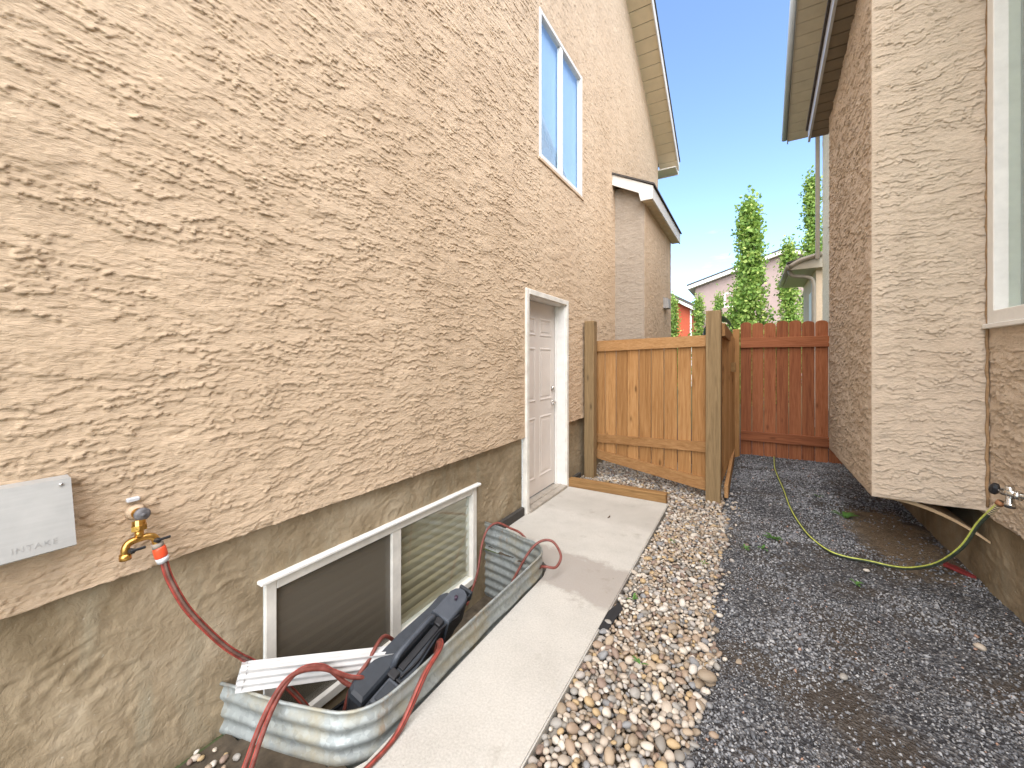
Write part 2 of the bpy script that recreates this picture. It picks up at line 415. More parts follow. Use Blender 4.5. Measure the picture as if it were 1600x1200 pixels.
def lines(*segs):
    """segs: (a, b, step0, step1) -> increasing coordinates with graded step"""
    out = []
    for a, b, s0, s1 in segs:
        n = max(1, int(round((b-a)/((s0+s1)/2)))); w = np.linspace(s0, s1, n); w = w/w.sum()*(b-a)
        out.append(a+np.concatenate([[0], np.cumsum(w)[:-1]]))
    out.append([segs[-1][1]]); return np.concatenate(out)
def relief(name, S, Z, hf, place, m, parent, holes=(), top=None, bottom_skirt=0, smooth=False, zjit=0, fade_s=(), fade_z=(), droop=0.0):
    s, z = np.meshgrid(S, Z, indexing='ij')
    h = hf(s, z)
    for (a, b, c, d) in holes:
        dx = np.maximum(np.maximum(a-s, s-b), 0); dz = np.maximum(np.maximum(c-z, z-d), 0)
        h = h*sstep(0, .03, np.hypot(dx, dz)) + 0
    for e_ in fade_s: h = h*sstep(-.004, .028, np.abs(s-e_))
    for e_ in fade_z: h = h*(.35+.65*sstep(0, .03, np.abs(z-e_)))
    zz = z.copy()
    if droop: zz[:, 1:-1] -= droop*np.clip(h[:, 1:-1]-.0025, 0, .008)
    if zjit: zz[:, 0] += zjit*perlin(S*18, S*0+3.3, 3)
    if top is not None: zz = np.minimum(zz, top(s))
    ns, nz = len(S), len(Z)
    idx = np.arange(ns*nz).reshape(ns, nz)
    keep = np.ones((ns-1, nz-1), bool)
    cs = (s[:-1, :-1]+s[1:, 1:])/2; cz = (z[:-1, :-1]+z[1:, 1:])/2
    for (a, b, c, d) in holes: keep &= ~((cs > a) & (cs < b) & (cz > c) & (cz < d))
    if top is not None: keep &= ~((z[:-1, :-1] > top(s[:-1, :-1])) & (z[1:, :-1] > top(s[1:, :-1])))
    q = np.stack([idx[:-1, :-1], idx[1:, :-1], idx[1:, 1:], idx[:-1, 1:]], -1)[keep]
    V = place(s.ravel(), zz.ravel(), h.ravel())
    if bottom_skirt:
        b0 = place(S, zz[:, 0], np.full(ns, -bottom_skirt)); n0 = len(V); V = np.concatenate([V, b0])
        i = np.arange(ns-1); k2 = keep[:, 0]
        q = np.concatenate([q, np.stack([n0+i, n0+i+1, idx[1:, 0], idx[:-1, 0]], -1)[k2]])
    used = np.zeros(len(V), bool); used[q.ravel()] = True
    rm = np.cumsum(used)-1
    return npmesh(name, V[used], rm[q], m, parent, smooth=smooth)

# ================================================================== GROUND
G = MB()
hx0, hx1, hy0, hy1 = -.30, .60, .86, 2.66                 # pit of the window well
L = 400
for (a, b, c, d) in ((-L, hx0, -L, L), (hx1, L, -L, L), (hx0, hx1, -L, hy0), (hx0, hx1, hy1, L)):
    G.add([(a, c, -.075), (b, c, -.075), (b, d, -.075), (a, d, -.075)], [(0, 1, 2, 3)])
tag(G.build('ground', GRASS), kind='structure')
PIT = MB(); PIT.add([(-.4, .7, -.46), (.8, .7, -.46), (.8, 2.8, -.46), (-.4, 2.8, -.46)], [(0, 1, 2, 3)])
tag(PIT.build('well_floor', SOIL), kind='structure')

# soil beside the walk (under the pebbles, and the strip at the foundation), built as uneven sheets
def sheet(name, x0, x1, y0, y1, step, zf, m, keep=None):
    xs = np.arange(x0, x1+1e-6, step); ys = np.arange(y0, y1+1e-6, step)
    x, y = np.meshgrid(xs, ys, indexing='ij'); z = zf(x, y)
    n, k = x.shape; idx = np.arange(n*k).reshape(n, k)
    q = np.stack([idx[:-1, :-1], idx[1:, :-1], idx[1:, 1:], idx[:-1, 1:]], -1)
    if keep is not None:
        cx = (x[:-1, :-1]+x[1:, 1:])/2; cy = (y[:-1, :-1]+y[1:, 1:])/2; q = q[keep(cx, cy)]
    q = q.reshape(-1, 4)
    return npmesh(name, np.stack([x.ravel(), y.ravel(), z.ravel()], -1), q, m, None, True)
bed = tag(sheet('pebble_bed', .0, 1.72, -1.0, 9.5, .04, lambda x, y: -.055+.008*perlin(x*6, y*6, 50), SOIL,
      lambda x, y: ~((x < .61) & (y > .80+.30*x) & (y < 2.68-.18*x))), kind='structure')
def gravel_edge(y): return 1.63+.05*perlin(y*1.7, y*0, 60)+.03*perlin(y*6, y*0+2, 61)
def gravel_z(x, y): return .004+.012*perlin(x*3, y*3, 70)+.006*perlin(x*13, y*13, 71) + .012*np.clip(y-4, 0, 4)*.8 - .06*sstep(.12, -.10, x-gravel_edge(y))
gb = tag(sheet('gravel_path', 1.45, 4.2, -1.5, 9.0, .03, gravel_z, GBED), kind='structure')

# ------------------------------------------------------------------ concrete walk
C = MB()
# slab cut round the window well; top at z = 0
pad = [(-.02, 2.70), (.45, 2.66), (.60, 2.56), (.635, 2.42), (.635, .98), (.60, .90), (.45, .80), (.30, .74), (.30, -1.2), (1.13, -1.2), (1.125, 2.0), (1.115, 4.30), (-.02, 4.30)]
C.prism(pad, 'z', -.11, -.006)
inn = [(x+(.006 if x < .5 else -.006), y) for x, y in pad]
n0 = len(C.v)
slab = C.build('concrete_walkway', CONC)
TOP = MB(); TOP.prism(inn, 'z', -.008, 0.0)
me = TOP.build('slab_top', CONC, slab)
tag(slab, kind='structure')
# a twig lying on the slab is built further down

# ================================================================== LEFT HOUSE
LH = tag(empty('stucco_house', (0, 4, 0)), 'tan stucco house with white side door and basement window along the walkway', 'house')
def lh(o): o.matrix_parent_inverse = Matrix.Translation((0, -4, 0)); return o
def P(mb, name, m, par, smooth=False):
    o = mb.build(name, m, par, smooth)
    if par is not None and par.parent is None and par.type == 'EMPTY': o.matrix_parent_inverse = Matrix.Translation(-Vector(par.location))
    return o
DOOR = (3.30, 4.31, -.2, 2.15); UWIN = (3.59, 4.79, 3.52, 5.05); BWIN = (.955, 2.565, -.29, .475)
gable_l = lambda s: 6.13+.55*(9.6-s)
SB = .73
fade = lambda s, z: h_stucco(s, z)
lh(relief('stucco_wall', lines((-2.4, .18, .06, .03), (.18, 3.30, .006, .0105), (3.30, 3.59, .011, .011), (3.59, 3.602, .012, .012)), lines((SB, 3.52, .0048, .0048), (3.52, 5.05, .0048, .0048), (5.05, 5.2, .0048, .0048), (5.2, 9.5, .05, .05)),
   h_stucco, lambda s, z, h: np.stack([h, s, z], -1), STUC_L, LH, holes=(DOOR, UWIN), top=gable_l, droop=1.0, bottom_skirt=.06, zjit=.004))
lh(relief('stucco_wall', lines((3.59, 4.31, .011, .012), (4.31, 4.79, .012, .013), (4.79, 9.6, .013, .024)), lines((SB, 2.15, .0075, .0075), (2.15, 3.52, .008, .008), (3.52, 5.05, .009, .009), (5.05, 8.9, .011, .016)),
   h_stucco, lambda s, z, h: np.stack([h, s, z], -1), STUC_L, LH, holes=(DOOR, UWIN), top=gable_l, droop=1.0, bottom_skirt=.06, zjit=.004))
lh(relief('foundation_wall', lines((-2.4, .1, .08, .03), (.1, .955, .009, .009), (.955, 2.565, .012, .012), (2.565, 3.30, .012, .012), (3.30, 4.31, .1, .1), (4.31, 6.3, .02, .03)),
   lines((-.75, -.29, .03, .02), (-.29, .475, .011, .009), (.475, .77, .008, .008)), h_parge, lambda s, z, h: np.stack([h-.036, s, z], -1), PARGE, LH,
   holes=(BWIN, (3.30, 4.31, -.8, 2.2)), smooth=True))
MEMB = m_plain('dimpled_membrane', (.05, .045, .04), .8, .4, 60, bump=.9, bs=120)
P(MB().box(-.034, .004, 2.72, 3.285, -.02, .075, .004), 'drainage_membrane', MEMB, LH)
P(MB().box(-.034, .004, 4.33, 4.75, -.02, .05, .004), 'drainage_membrane', MEMB, LH)
#'dimpled_membrane', (.05, .045, .04), .8, .4, 60, bump=.9, bs=120), LH)
# end wall turning the far corner, and the corner's rear face
P(MB().box(-.30, -.03, 9.58, 9.604, .0, 6.1), 'corner_return', STUC_L, LH)

# roof with rake overhang, soffit slats, fascia and eave return
def rake(par, X0, X1, Ylow, zlow, slope, Ytop, fm, sm, slat, fh, name_roof=True, back=-5.0, gap=.006):
    """rake overhang between wall X0 and outer X1; descends towards +Y; zlow is the soffit height at Ylow"""
    sg = 1 if X1 > X0 else -1
    zz = lambda y: zlow+slope*(Ylow-y)
    y = Ylow
    while y > Ytop:
        y2 = max(Ytop, y-slat)
        m = MB(); a, b = y2+gap, y
        v = [(X0-sg*.02, a, zz(a)), (X1-sg*.022, a, zz(a)), (X1-sg*.022, b, zz(b)), (X0-sg*.02, b, zz(b))]
        v += [(p[0], p[1], p[2]+.014) for p in v]
        m.add(v, [(0, 1, 2, 3), (4, 5, 6, 7), (0, 1, 5, 4), (1, 2, 6, 5), (2, 3, 7, 6), (3, 0, 4, 7)])
        P(m, 'soffit_slat', sm, par); y = y2
    m = MB(); a, b = Ytop, Ylow+.03
    m.add([(X1-sg*.02, a, zz(a)-.02), (X1, a, zz(a)-.02), (X1, b, zz(b)-.02), (X1-sg*.02, b, zz(b)-.02),
           (X1-sg*.02, a, zz(a)+fh), (X1, a, zz(a)+fh), (X1, b, zz(b)+fh), (X1-sg*.02, b, zz(b)+fh)],
          [(0, 1, 2, 3), (4, 5, 6, 7), (0, 1, 5, 4), (1, 2, 6, 5), (2, 3, 7, 6), (3, 0, 4, 7)])
    P(m, 'rake_fascia', fm, par)
    m = MB(); Xb = X0-sg*abs(back); z2 = lambda y: zz(y)+fh
    m.add([(Xb, a, z2(a)+.004), (X1+sg*.02, a, z2(a)+.004), (X1+sg*.02, b+.02, z2(b+.02)+.004), (Xb, b+.02, z2(b+.02)+.004),
           (Xb, a, z2(a)+.035), (X1+sg*.02, a, z2(a)+.035), (X1+sg*.02, b+.02, z2(b+.02)+.035), (Xb, b+.02, z2(b+.02)+.035)],
          [(0, 1, 2, 3), (4, 5, 6, 7), (0, 1, 5, 4), (1, 2, 6, 5), (2, 3, 7, 6), (3, 0, 4, 7)])
    P(m, 'roof', SHING, par)
rake(LH, 0, .40, 9.98, 5.93, .55, 3.6, FASC, CREAM, .21, .19, gap=.014)
m = MB(); zl = 6.13+.55*6.0
m.add([(-5, 3.6, zl+.22), (.42, 3.6, zl+.22), (.42, -2.6, zl-3.2), (-5, -2.6, zl-3.2)], [(0, 1, 2, 3)]); P(m, 'roof', SHING, LH)
P(MB().box(-.32, .38, 9.99, 10.01, 5.80, 6.02).box(-.3, .375, 9.62, 9.985, 5.83, 5.85), 'eave_return', FASC, LH)
# bump-out with a shed roof beyond the fence
lh(relief('chase_side', lines((6.22, 8.55, .017, .024)), lines((0.0, 4.0, .012, .012)), lambda s, z: h_stucco(s, z, 11), lambda s, z, h: np.stack([.45+h, s, z], -1), STUC_L, LH, fade_s=(6.22,)))
lh(relief('chase_front', lines((0, .45, .011, .011)), lines((0.0, 4.15, .010, .010)), lambda s, z: h_stucco(s, z, 13), lambda s, z, h: np.stack([s, 6.22-h, z], -1), STUC_SHADE, LH, fade_s=(.45,)))
P(MB().prism([(-.01, 4.17), (.40, 3.96), (.43, 3.832), (.607, 3.832), (.607, 4.02), (-.01, 4.33)], 'y', 6.06, 6.085), 'chase_rake_board', FASC, LH)
P(MB().box(.58, .605, 6.087, 8.72, 3.83, 4.02), 'chase_fascia', FASC, LH)
for i in range(17):
    P(MB().box(.44, .578, 6.09+i*.155, 6.235+i*.155, 3.845, 3.86), 'soffit_slat', CREAM, LH)
P(MB().prism([(-.02, 4.335), (.63, 4.025), (.63, 4.05), (-.02, 4.365)], 'y', 6.04, 8.75), 'chase_roof', SHING, LH)
# exhaust hood on the bump-out
P(MB().prism([(.45, 2.62), (.53, 2.60), (.55, 2.42), (.45, 2.42)], 'y', 7.72, 7.98), 'vent_hood', m_plain('grey_vent', (.33, .31, .29), .5), LH)

# ---- side door
DR = empty('door', (0, 3.8, 0)); DR.parent = LH; DR.matrix_parent_inverse = Matrix.Translation((0, -4, 0))
def D(mb, name, m, smooth=False):
    o = mb.build(name, m, DR, smooth); o.matrix_parent_inverse = Matrix.Translation((0, -3.8, 0)); return o
y0, y1, zt = 3.30, 4.31, 2.15
tr = MB()
tr.box(-.03, .022, y0, y0+.052, .0, zt, .004).box(-.03, .022, y1-.052, y1, .0, zt, .004).box(-.03, .0225, y0+.0525, y1-.0525, zt-.052, zt, .004)
D(tr, 'brick_mould', WHITE_D)
jm = MB()
jm.box(-.20, -.002, y0+.04, y0+.06, .0, zt-.04).box(-.20, -.002, y1-.06, y1-.04, .0, zt-.04).box(-.20, -.003, y0+.06, y1-.06, zt-.058, zt-.038)
jm.box(-.125, -.100, y1-.075, y1-.06, .02, zt-.06).box(-.125, -.100, y0+.06, y0+.075, .02, zt-.06)
D(jm, 'jamb', WHITE)
D(MB().box(-.20, .03, y0+.06, y1-.06, -.02, .028, .004).box(-.06, -.04, y0+.07, y1-.07, .028, .034), 'threshold', m_plain('worn_aluminium', (.42, .38, .33), .5, .2, 20, metal=.4))
dy0, dy1, dz0, dz1, dx = y0+.063, y1-.063, .040, zt-.062, -.13
D(MB().box(dx-.044, dx, dy0, dy1, dz0, dz1, .002), 'door_leaf', DOORP)
wd = dy1-dy0; pw = .30; m1 = (wd-2*pw)/3
for ci in range(2):
    a = dy0+m1+ci*(pw+m1); b = a+pw
    for (c, d) in ((.20, .86), (1.02, 1.60), (1.72, 1.92)):
        pm = MB()                       # raised moulding ring and field
        for (o, i_, x0_, x1_) in ((0, .014, dx, dx+.007), (.014, .030, dx+.007, dx-.004+.005)):
            A = [(a+o, c+o), (b-o, c+o), (b-o, d-o), (a+o, d-o)]; B = [(a+i_, c+i_), (b-i_, c+i_), (b-i_, d-i_), (a+i_, d-i_)]
            v = [(x0_+.0005, *p) for p in A]+[(x1_, *p) for p in B]
            pm.add(v, [(k, (k+1) % 4, 4+(k+1) % 4, 4+k) for k in range(4)])
        pm.box(dx-.001, dx+.004, a+.050, b-.050, c+.050, d-.050, .0035)
        D(pm, 'door_panel', DOORP)
hy = dy1-.065
def rod(p, q, r, seg=14): return MB().tube([p, q], r, seg)
k = MB().tube([(dx, hy, .98), (dx+.012, hy, .98), (dx+.013, hy, .98), (dx+.045, hy, .98)], [.033, .031, .014, .012], 18)
k.tube([(dx+.042, hy, .98), (dx+.050, hy-.03, .982), (dx+.046, hy-.11, .975)], [.012, .010, .007], 12)
D(k, 'lever_handle', NICKEL, True)
D(MB().tube([(dx, hy, 1.14), (dx+.016, hy, 1.14), (dx+.024, hy, 1.14)], [.031, .030, .022], 18), 'deadbolt', NICKEL, True)

# ---- upper window
def window(par, axis_place, ya, yb, za, zb, depth, frame_m, glass_m, mulls=(), fw=.05, proud=.012, back=None, name='window'):
    """axis_place(x, y) maps wall offset x (out of the wall) and along y to world x, y"""
    w = empty(name, (*axis_place(0, (ya+yb)/2), za)); w.parent = par
    w.matrix_parent_inverse = Matrix.Translation(-Vector(par.location))
    inv = Matrix.Translation(-Vector(w.location))
    def bx(x0, x1, a, b, c, d, bev=.004):
        p = axis_place(x0, a); q = axis_place(x1, b); return MB().box(p[0], q[0], p[1], q[1], c, d, bev)
    def put(mb, n, m): o = mb.build(n, m, w); o.matrix_parent_inverse = inv; return o
    put(bx(-depth, proud, ya, ya+fw, za, zb), 'frame_jamb', frame_m); put(bx(-depth, proud, yb-fw, yb, za, zb), 'frame_jamb', frame_m)
    put(bx(-depth, proud-.001, ya+fw, yb-fw, zb-fw, zb), 'frame_head', frame_m); put(bx(-depth, proud+.003, ya+fw, yb-fw, za, za+fw), 'frame_sill', frame_m)
    prev = ya+fw
    for (mc, mw) in list(mulls)+[(yb-fw, 0)]:
        gx = -depth*.45; g0 = axis_place(gx, prev); g1 = axis_place(gx, mc-mw/2)
        put(MB().add([(*g0, za+fw), (*g1, za+fw), (*g1, zb-fw), (*g0, zb-fw)], [(0, 1, 2, 3)]), 'pane', glass_m)
        if mw: put(bx(-depth, proud-.006, mc-mw/2, mc+mw/2, za+fw, zb-fw), 'mullion', frame_m)
        prev = mc+mw/2
    if back is not None:
        put(bx(-depth-.03, -depth-.02, ya, yb, za, zb, 0), 'pane_backing', back)
    return w, put, bx
SKY_BLIND = m_plain('sky_reflection_blind', (.70, .82, .92), .7, .05, 3, stretch=(1, 14, 1))  # its blue imitates sky reflected in the panes
lw, put, bx = window(LH, lambda x, y: (x, y), 3.595, 4.785, 3.525, 5.045, .05, WHITE, GLASS_U, ((4.16, .06),), .045, .006, SKY_BLIND)
put(bx(0.0, .016, 3.56, 4.82, 3.49, 3.522, .004), 'window_sill_trim', STUC_L)

# ---- basement window
bw, put, bx = window(LH, lambda x, y: (x-.036, y), .96, 2.56, -.285, .47, .06, WHITE_D, GLASS, ((1.735, .075),), .05, .012)
put(bx(-.02, .035, .93, 2.59, .472, .490, .004), 'drip_cap', WHITE)
def m_screen():
    n = NT('grey_insect_screen'); n.fin((.15, .125, .095), .8)
    t = n.N.new('ShaderNodeBsdfTransparent'); mx = n.N.new('ShaderNodeMixShader'); mx.inputs[0].default_value = .5
    n.lk(n.b.outputs[0], mx.inputs[1]); n.lk(t.outputs[0], mx.inputs[2]); n.lk(mx.outputs[0], n.out.inputs[0]); return n.m
SCRN = m_screen()
SLAT_BACK = m_plain('reflection_slat_and_backing', (.74, .66, .50), .8, .06, 3)
put(bx(-.012, -.0105, 1.01, 1.6975, -.235, .42, 0), 'insect_screen', SCRN)
for k in range(11):                                                    # added slats imitating well corrugation reflected in both panes
    zc = -.22+k*.064
    for (a, b) in ((1.005, 1.70), (1.775, 2.515)):
        mb = MB(); t0 = R(28); w_ = .036
        v = []
        for u_ in (-1, -.3, .3, 1):
            for yy_ in (a, b): v.append((-.036-.052+u_*w_*math.sin(t0)-.003*u_*u_, yy_, zc+u_*w_*math.cos(t0)))
        mb.add(v, [(0, 1, 3, 2), (2, 3, 5, 4), (4, 5, 7, 6)]); put(mb, 'reflection_slat', SLAT_BACK)
put(bx(-.085, -.080, .97, 2.55, -.28, .46, 0), 'backing', SLAT_BACK)

# ================================================================== window well
def well():
    root = tag(empty('window_well', (.3, 1.7, 0)), 'corrugated galvanised steel window well curving out from the foundation', 'window well')
    path = []
    def arc(cx, cy, r, a0, a1, n=9):
        for k in range(n+1):
            a = R(a0+(a1-a0)*k/n); path.append((cx+r*math.cos(a), cy+r*math.sin(a)))
    path.append((-.036, 2.69)); path += [(.1, 2.67), (.25, 2.64), (.36, 2.605)]
    arc(.42, 2.40, .19, 75, 8, 7)
    for k in range(1, 18): path.append((.613-.004*k/18, 2.40-1.27*k/18))
    arc(.40, 1.13, .205, 0, -70, 8)
    path += [(.38, .905), (.28, .87), (.15, .835), (.03, .81), (-.036, .79)]
    Pn = [Vector((a, b, 0)) for a, b in path]; n = len(Pn)
    zs = np.arange(.135, -.66, -.0085); V = []; Q = []
    nrm = []
    for i in range(n):
        t = (Pn[min(i+1, n-1)]-Pn[max(i-1, 0)]).normalized(); nrm.append(Vector((-t.y, t.x, 0)))
    for i in range(n):
        for z in zs:
            off = .0075*math.sin(2*math.pi*(z-.135)/.068)+.006*math.sin(i*.9+z*3)*math.sin(i*.37+1); p = Pn[i]+nrm[i]*off; V.append((p.x-.3, p.y-1.7, z))
    k = len(zs)
    for i in range(n-1):
        for j in range(k-1): Q.append((i*k+j, (i+1)*k+j, (i+1)*k+j+1, i*k+j+1))
    npmesh('corrugated_wall', V, Q, GALV, root, True)
    o = MB().tube([(p.x-.3, p.y-1.7, .137) for p in Pn], .0065, 8).build('rolled_rim', GALV, root, True)
    return root
well()

# ================================================================== RIGHT HOUSE
RH = tag(empty('neighbouring_house', (3.1, 4, 0)), 'beige stucco neighbouring house with overhanging bay facing the walkway', 'house')
def rh(o): o.matrix_parent_inverse = Matrix.Translation((-3.1, -4, 0)); return o
XR, XB, YB0, YB1, ZB = 3.10, 2.55, 3.63, 5.35, .53
RW = (2.05, 3.60, 1.69, 4.2)
gable_r = lambda s: np.where(s < 5.5, 4.6, np.minimum(6.2+.6*(10.3-s), 6.2+.6*2.7-.0*s))  # unseen near wall top kept low to let light in
rh(relief('stucco_wall', lines((-1.5, 2.05, .08, .04), (2.05, 3.60, .02, .008), (3.60, 3.65, .01, .01)), lines((.50, 1.69, .006, .006), (1.69, 4.2, .02, .02), (4.2, 9.5, .08, .08)),
   lambda s, z: h_stucco(s, z, 17, 1.4), lambda s, z, h: np.stack([XR-h, s, z], -1), STUC_R, RH, holes=(RW,), droop=1.0, top=gable_r, bottom_skirt=.06, zjit=.004))
rh(relief('stucco_wall', lines((3.65, 8.0, .1, .1), (8.0, 10.3, .02, .02)), lines((.50, 6.2, .02, .02), (6.2, 9.5, .1, .1)),
   lambda s, z: h_stucco(s, z, 17), lambda s, z, h: np.stack([XR-h, s, z], -1), STUC_LIT, RH, top=gable_r, bottom_skirt=.06))
rh(relief('bay_front', lines((XB, XR+.01, .0058, .0058)), lines((ZB, 4.5, .0052, .0052)), lambda s, z: h_stucco(s, z, 19, 1.25),
   lambda s, z, h: np.stack([s, YB0-h, z], -1), STUC_R, RH, bottom_skirt=.05, zjit=.003, fade_s=(XB, XR), droop=1.0, fade_z=(ZB,)))
rh(relief('bay_side', lines((YB0, YB1, .0085, .012)), lines((ZB, 4.45, .0068, .0068)), lambda s, z: h_stucco(s*1.3, z*1.15, 23, 1.7),
   lambda s, z, h: np.stack([XB-h, s, z], -1), STUC_R, RH, bottom_skirt=.05, zjit=.003, fade_s=(YB0, YB1), droop=1.0, fade_z=(ZB,), top=lambda s: 4.0+.19*(5.35-s)+.25))
P(MB().box(XB-.002, XR, YB1-.02, YB1, ZB, 3.98), 'bay_rear', STUC_L, RH)
P(MB().box(XB+.05, XR-.01, YB0+.05, YB1-.05, ZB+.03, ZB+.05), 'bay_underside', m_plain('raw_plywood', (.40, .23, .10), .8, .2, 4, stretch=(1, 6, 1)), RH)
rh(relief('foundation_wall', lines((-1.5, 2.6, .1, .05), (2.6, 7.0, .012, .025), (7.0, 10.3, .1, .1)), lines((-.3, 0, .1, .05), (0, .56, .012, .012)), lambda s, z: h_parge(s, z, 47),
   lambda s, z, h: np.stack([XR+.035-h, s, z], -1), PARGE, RH))
# plywood skin bowing down from the overhang to the foundation
prof = []
for k in range(15):
    u = k/14; prof.append((2.60+.53*u, .508-.20*u**2.1))
up_ = [(x, z+.028-.012*k/14) for k, (x, z) in enumerate(prof)]
P(MB().prism(prof+up_[::-1], 'y', 3.70, 5.30), 'bowed_plywood', m_plain('weathered_plywood', (.52, .37, .22), .8, .2, 6, stretch=(1, 4, 1)), RH)
# window on the right wall
rwn, put, bx = window(RH, lambda x, y: (XR-x, y), RW[0], RW[1], RW[2], RW[3], .09, WHITE, m_glass('green_tint_glass', .14, (.80, .88, .82)), ((2.95, .07),), .075, .02, m_plain('pale_curtain', (.50, .53, .47), .85, .12, 4, stretch=(1, 30, 1)))
put(bx(.004, .035, RW[0]-.05, RW[1]+.02, RW[2]-.03, RW[2]-.001, .004), 'window_sill', WHITE)
# caulked corner between bay and window wall
cc = MB().tube([(XR-.012+.004*math.sin(i*2.1), YB0-.012, .56+i*.06) for i in range(62)], [.006+.003*abs(math.sin(i*1.7)) for i in range(62)], 7)
P(cc, 'caulk_bead', m_plain('brown_caulk', (.30, .19, .10), .9, .3, 30, bump=.5), RH, True)
# roofs on the right
rake(RH, XB, XB-.16, 5.56, 3.955, .19, 3.35, GREYF, m_plain('brown_vented_soffit', (.20, .165, .12), .6), .13, .12, back=.6, gap=.014)
rake(RH, XR, 2.50, 10.32, 6.12, .62, 7.6, TAUPE, TAUPE_L, .17, .17, gap=.01)
gz = lambda y: 6.12+.62*(10.32-y)
P(MB().tube([(2.455, 10.36, gz(10.36)+.10), (2.455, 7.6, gz(7.6)+.10)], .055, 10), 'rake_gutter', GREYF, RH, True)
m = MB(); m.add([(XR+5, 7.6, gz(7.6)+.2), (2.48, 7.6, gz(7.6)+.2), (2.9, 5.45, gz(7.6)-1.1), (XR+5, 5.45, gz(7.6)-1.1)], [(0, 1, 2, 3)]); P(m, 'roof', SHING, RH)  # unseen slope falling from an apex lowered to admit light
m = MB(); m.add([(2.9, -1.7, 4.55), (2.9, 5.45, 4.55), (7.5, 5.45, 7.0), (7.5, -1.7, 7.0), (2.9, -1.7, 4.62), (2.9, 5.45, 4.62), (7.5, 5.45, 7.07), (7.5, -1.7, 7.07)],
      [(0, 1, 2, 3), (4, 5, 6, 7), (0, 1, 5, 4), (1, 2, 6, 5), (2, 3, 7, 6), (3, 0, 4, 7)]); P(m, 'unseen_hip_roof', SHING, RH)  # unseen roof, shaped low so light reaches the tan wall
P(MB().box(2.985, 3.06, 10.31, 10.36, 3.55, 6.1, .01), 'downspout', TAUPE, RH)
# low rear roof with gutter and its own downspout
LR = MB(); LR.prism([(2.58, 3.40), (3.5, 3.40), (3.5, 3.72), (2.56, 3.50)], 'y', 10.42, 13.0); P(LR, 'low_roof', TAUPE_L, RH)
P(MB().prism([(2.50, 3.53), (3.5, 3.77), (3.5, 3.80), (2.50, 3.56)], 'y', 10.36, 13.1), 'low_roof_shingles', SHING, RH)
P(MB().tube([(2.535, 10.40, 3.475), (2.535, 13.0, 3.475)], .06, 10).tube(spline([(2.55, 10.40, 3.47), (2.75, 10.39, 3.58), (3.2, 10.38, 3.69)], 4), .05, 10), 'low_roof_gutter', TAUPE, RH, True)
P(MB().tube(spline([(2.56, 10.6, 3.42), (2.62, 10.6, 3.30), (2.88, 10.6, 3.24), (2.975, 10.6, 3.12), (2.985, 10.6, 2.6), (2.985, 10.6, .2)], 6), .042, 8), 'downspout', TAUPE, RH, True)
P(MB().box(3.03, 3.4, 10.62, 13.0, 0, 3.4), 'rear_wall', STUC_L, RH)
P(MB().box(3.005, 3.03, 10.75, 11.6, 1.2, 3.0, .004).box(3.0, 3.003, 10.85, 11.5, 1.3, 2.9), 'rear_window_trim', WHITE, RH)

# ================================================================== FENCES
def board(par, name, m, x0, x1, y0, y1, z0, z1, b=.003, org=None, M=None):
    mb = MB().box(x0, x1, y0, y1, z0, z1, b, M); o = mb.build(name, m, par)
    o.matrix_parent_inverse = Matrix.Translation(-Vector(par.location)); return o
# cedar panel between the two posts; runs from the post in the open back to the wall
FP = tag(empty('cedar_fence', (1.42, 4.78, 0)), 'golden cedar fence panel of vertical boards between two treated posts', 'fence')
ang = math.atan2(.24, -1.36)                               # direction from the near post to the wall end
pd = Vector((1.42, 4.79, 0)); ex = Vector((-1.345, .26, 0)).normalized(); ey = Vector((-ex.y, ex.x, 0))*-1
if ey.y > 0: ey = -ey                                      # ey points to the camera side
Mp = Matrix(((ex.x, ey.x, 0, pd.x), (ex.y, ey.y, 0, pd.y), (0, 0, 1, 0), (0, 0, 0, 1)))
Lp = 1.37; n = 9; w = Lp/n
for i in range(n):
    a = i*w+.0045; b = (i+1)*w-.0045
    zb = .10+.13*(i+.5)/n
    dy = random.uniform(-.004, .0045)
    board(FP, 'board', CEDAR, a, b, -.012+dy, .006+dy, zb+.02, 1.66, .003, M=Mp)
def slanted(par, name, m, a0, a1, zA0, zA1, zB0, zB1, y0, y1, M):
    v = [(a0, y0, zA0), (a1, y0, zB0), (a1, y0, zB1), (a0, y0, zA1), (a0, y1, zA0), (a1, y1, zB0), (a1, y1, zB1), (a0, y1, zA1)]
    mb = MB().add(v, [(0, 1, 2, 3), (4, 5, 6, 7), (0, 1, 5, 4), (1, 2, 6, 5), (2, 3, 7, 6), (3, 0, 4, 7)], M)
    o = mb.build(name, m, par); o.matrix_parent_inverse = Matrix.Translation(-Vector(par.location)); return o
slanted(FP, 'top_rail', CEDAR_X, -.01, Lp, 1.615, 1.735, 1.575, 1.71, .0115, .045, Mp)
slanted(FP, 'lower_rail', CEDAR_X, -.01, Lp, .475, .58, .40, .50, .0115, .045, Mp)
slanted(FP, 'bottom_board', CEDAR_X, -.01, Lp+.02, .06, .19, .20, .31, .0115, .045, Mp)
def post(par, x0, y0, w, h, lean=0):
    m = MB().box(0, w, 0, w, -.08, h, .006)
    m.v = [(x+lean*z*.01+.003*math.sin(z*4), y, z) for x, y, z in m.v]
    o = m.build('post', TREAT, par); o.matrix_parent_inverse = Matrix.Translation(-Vector(par.location)); o.location = (x0, y0, 0); return o
post(FP, .022, 4.80, .125, 1.96)
post(FP, 1.425, 4.65, .142, 1.985)
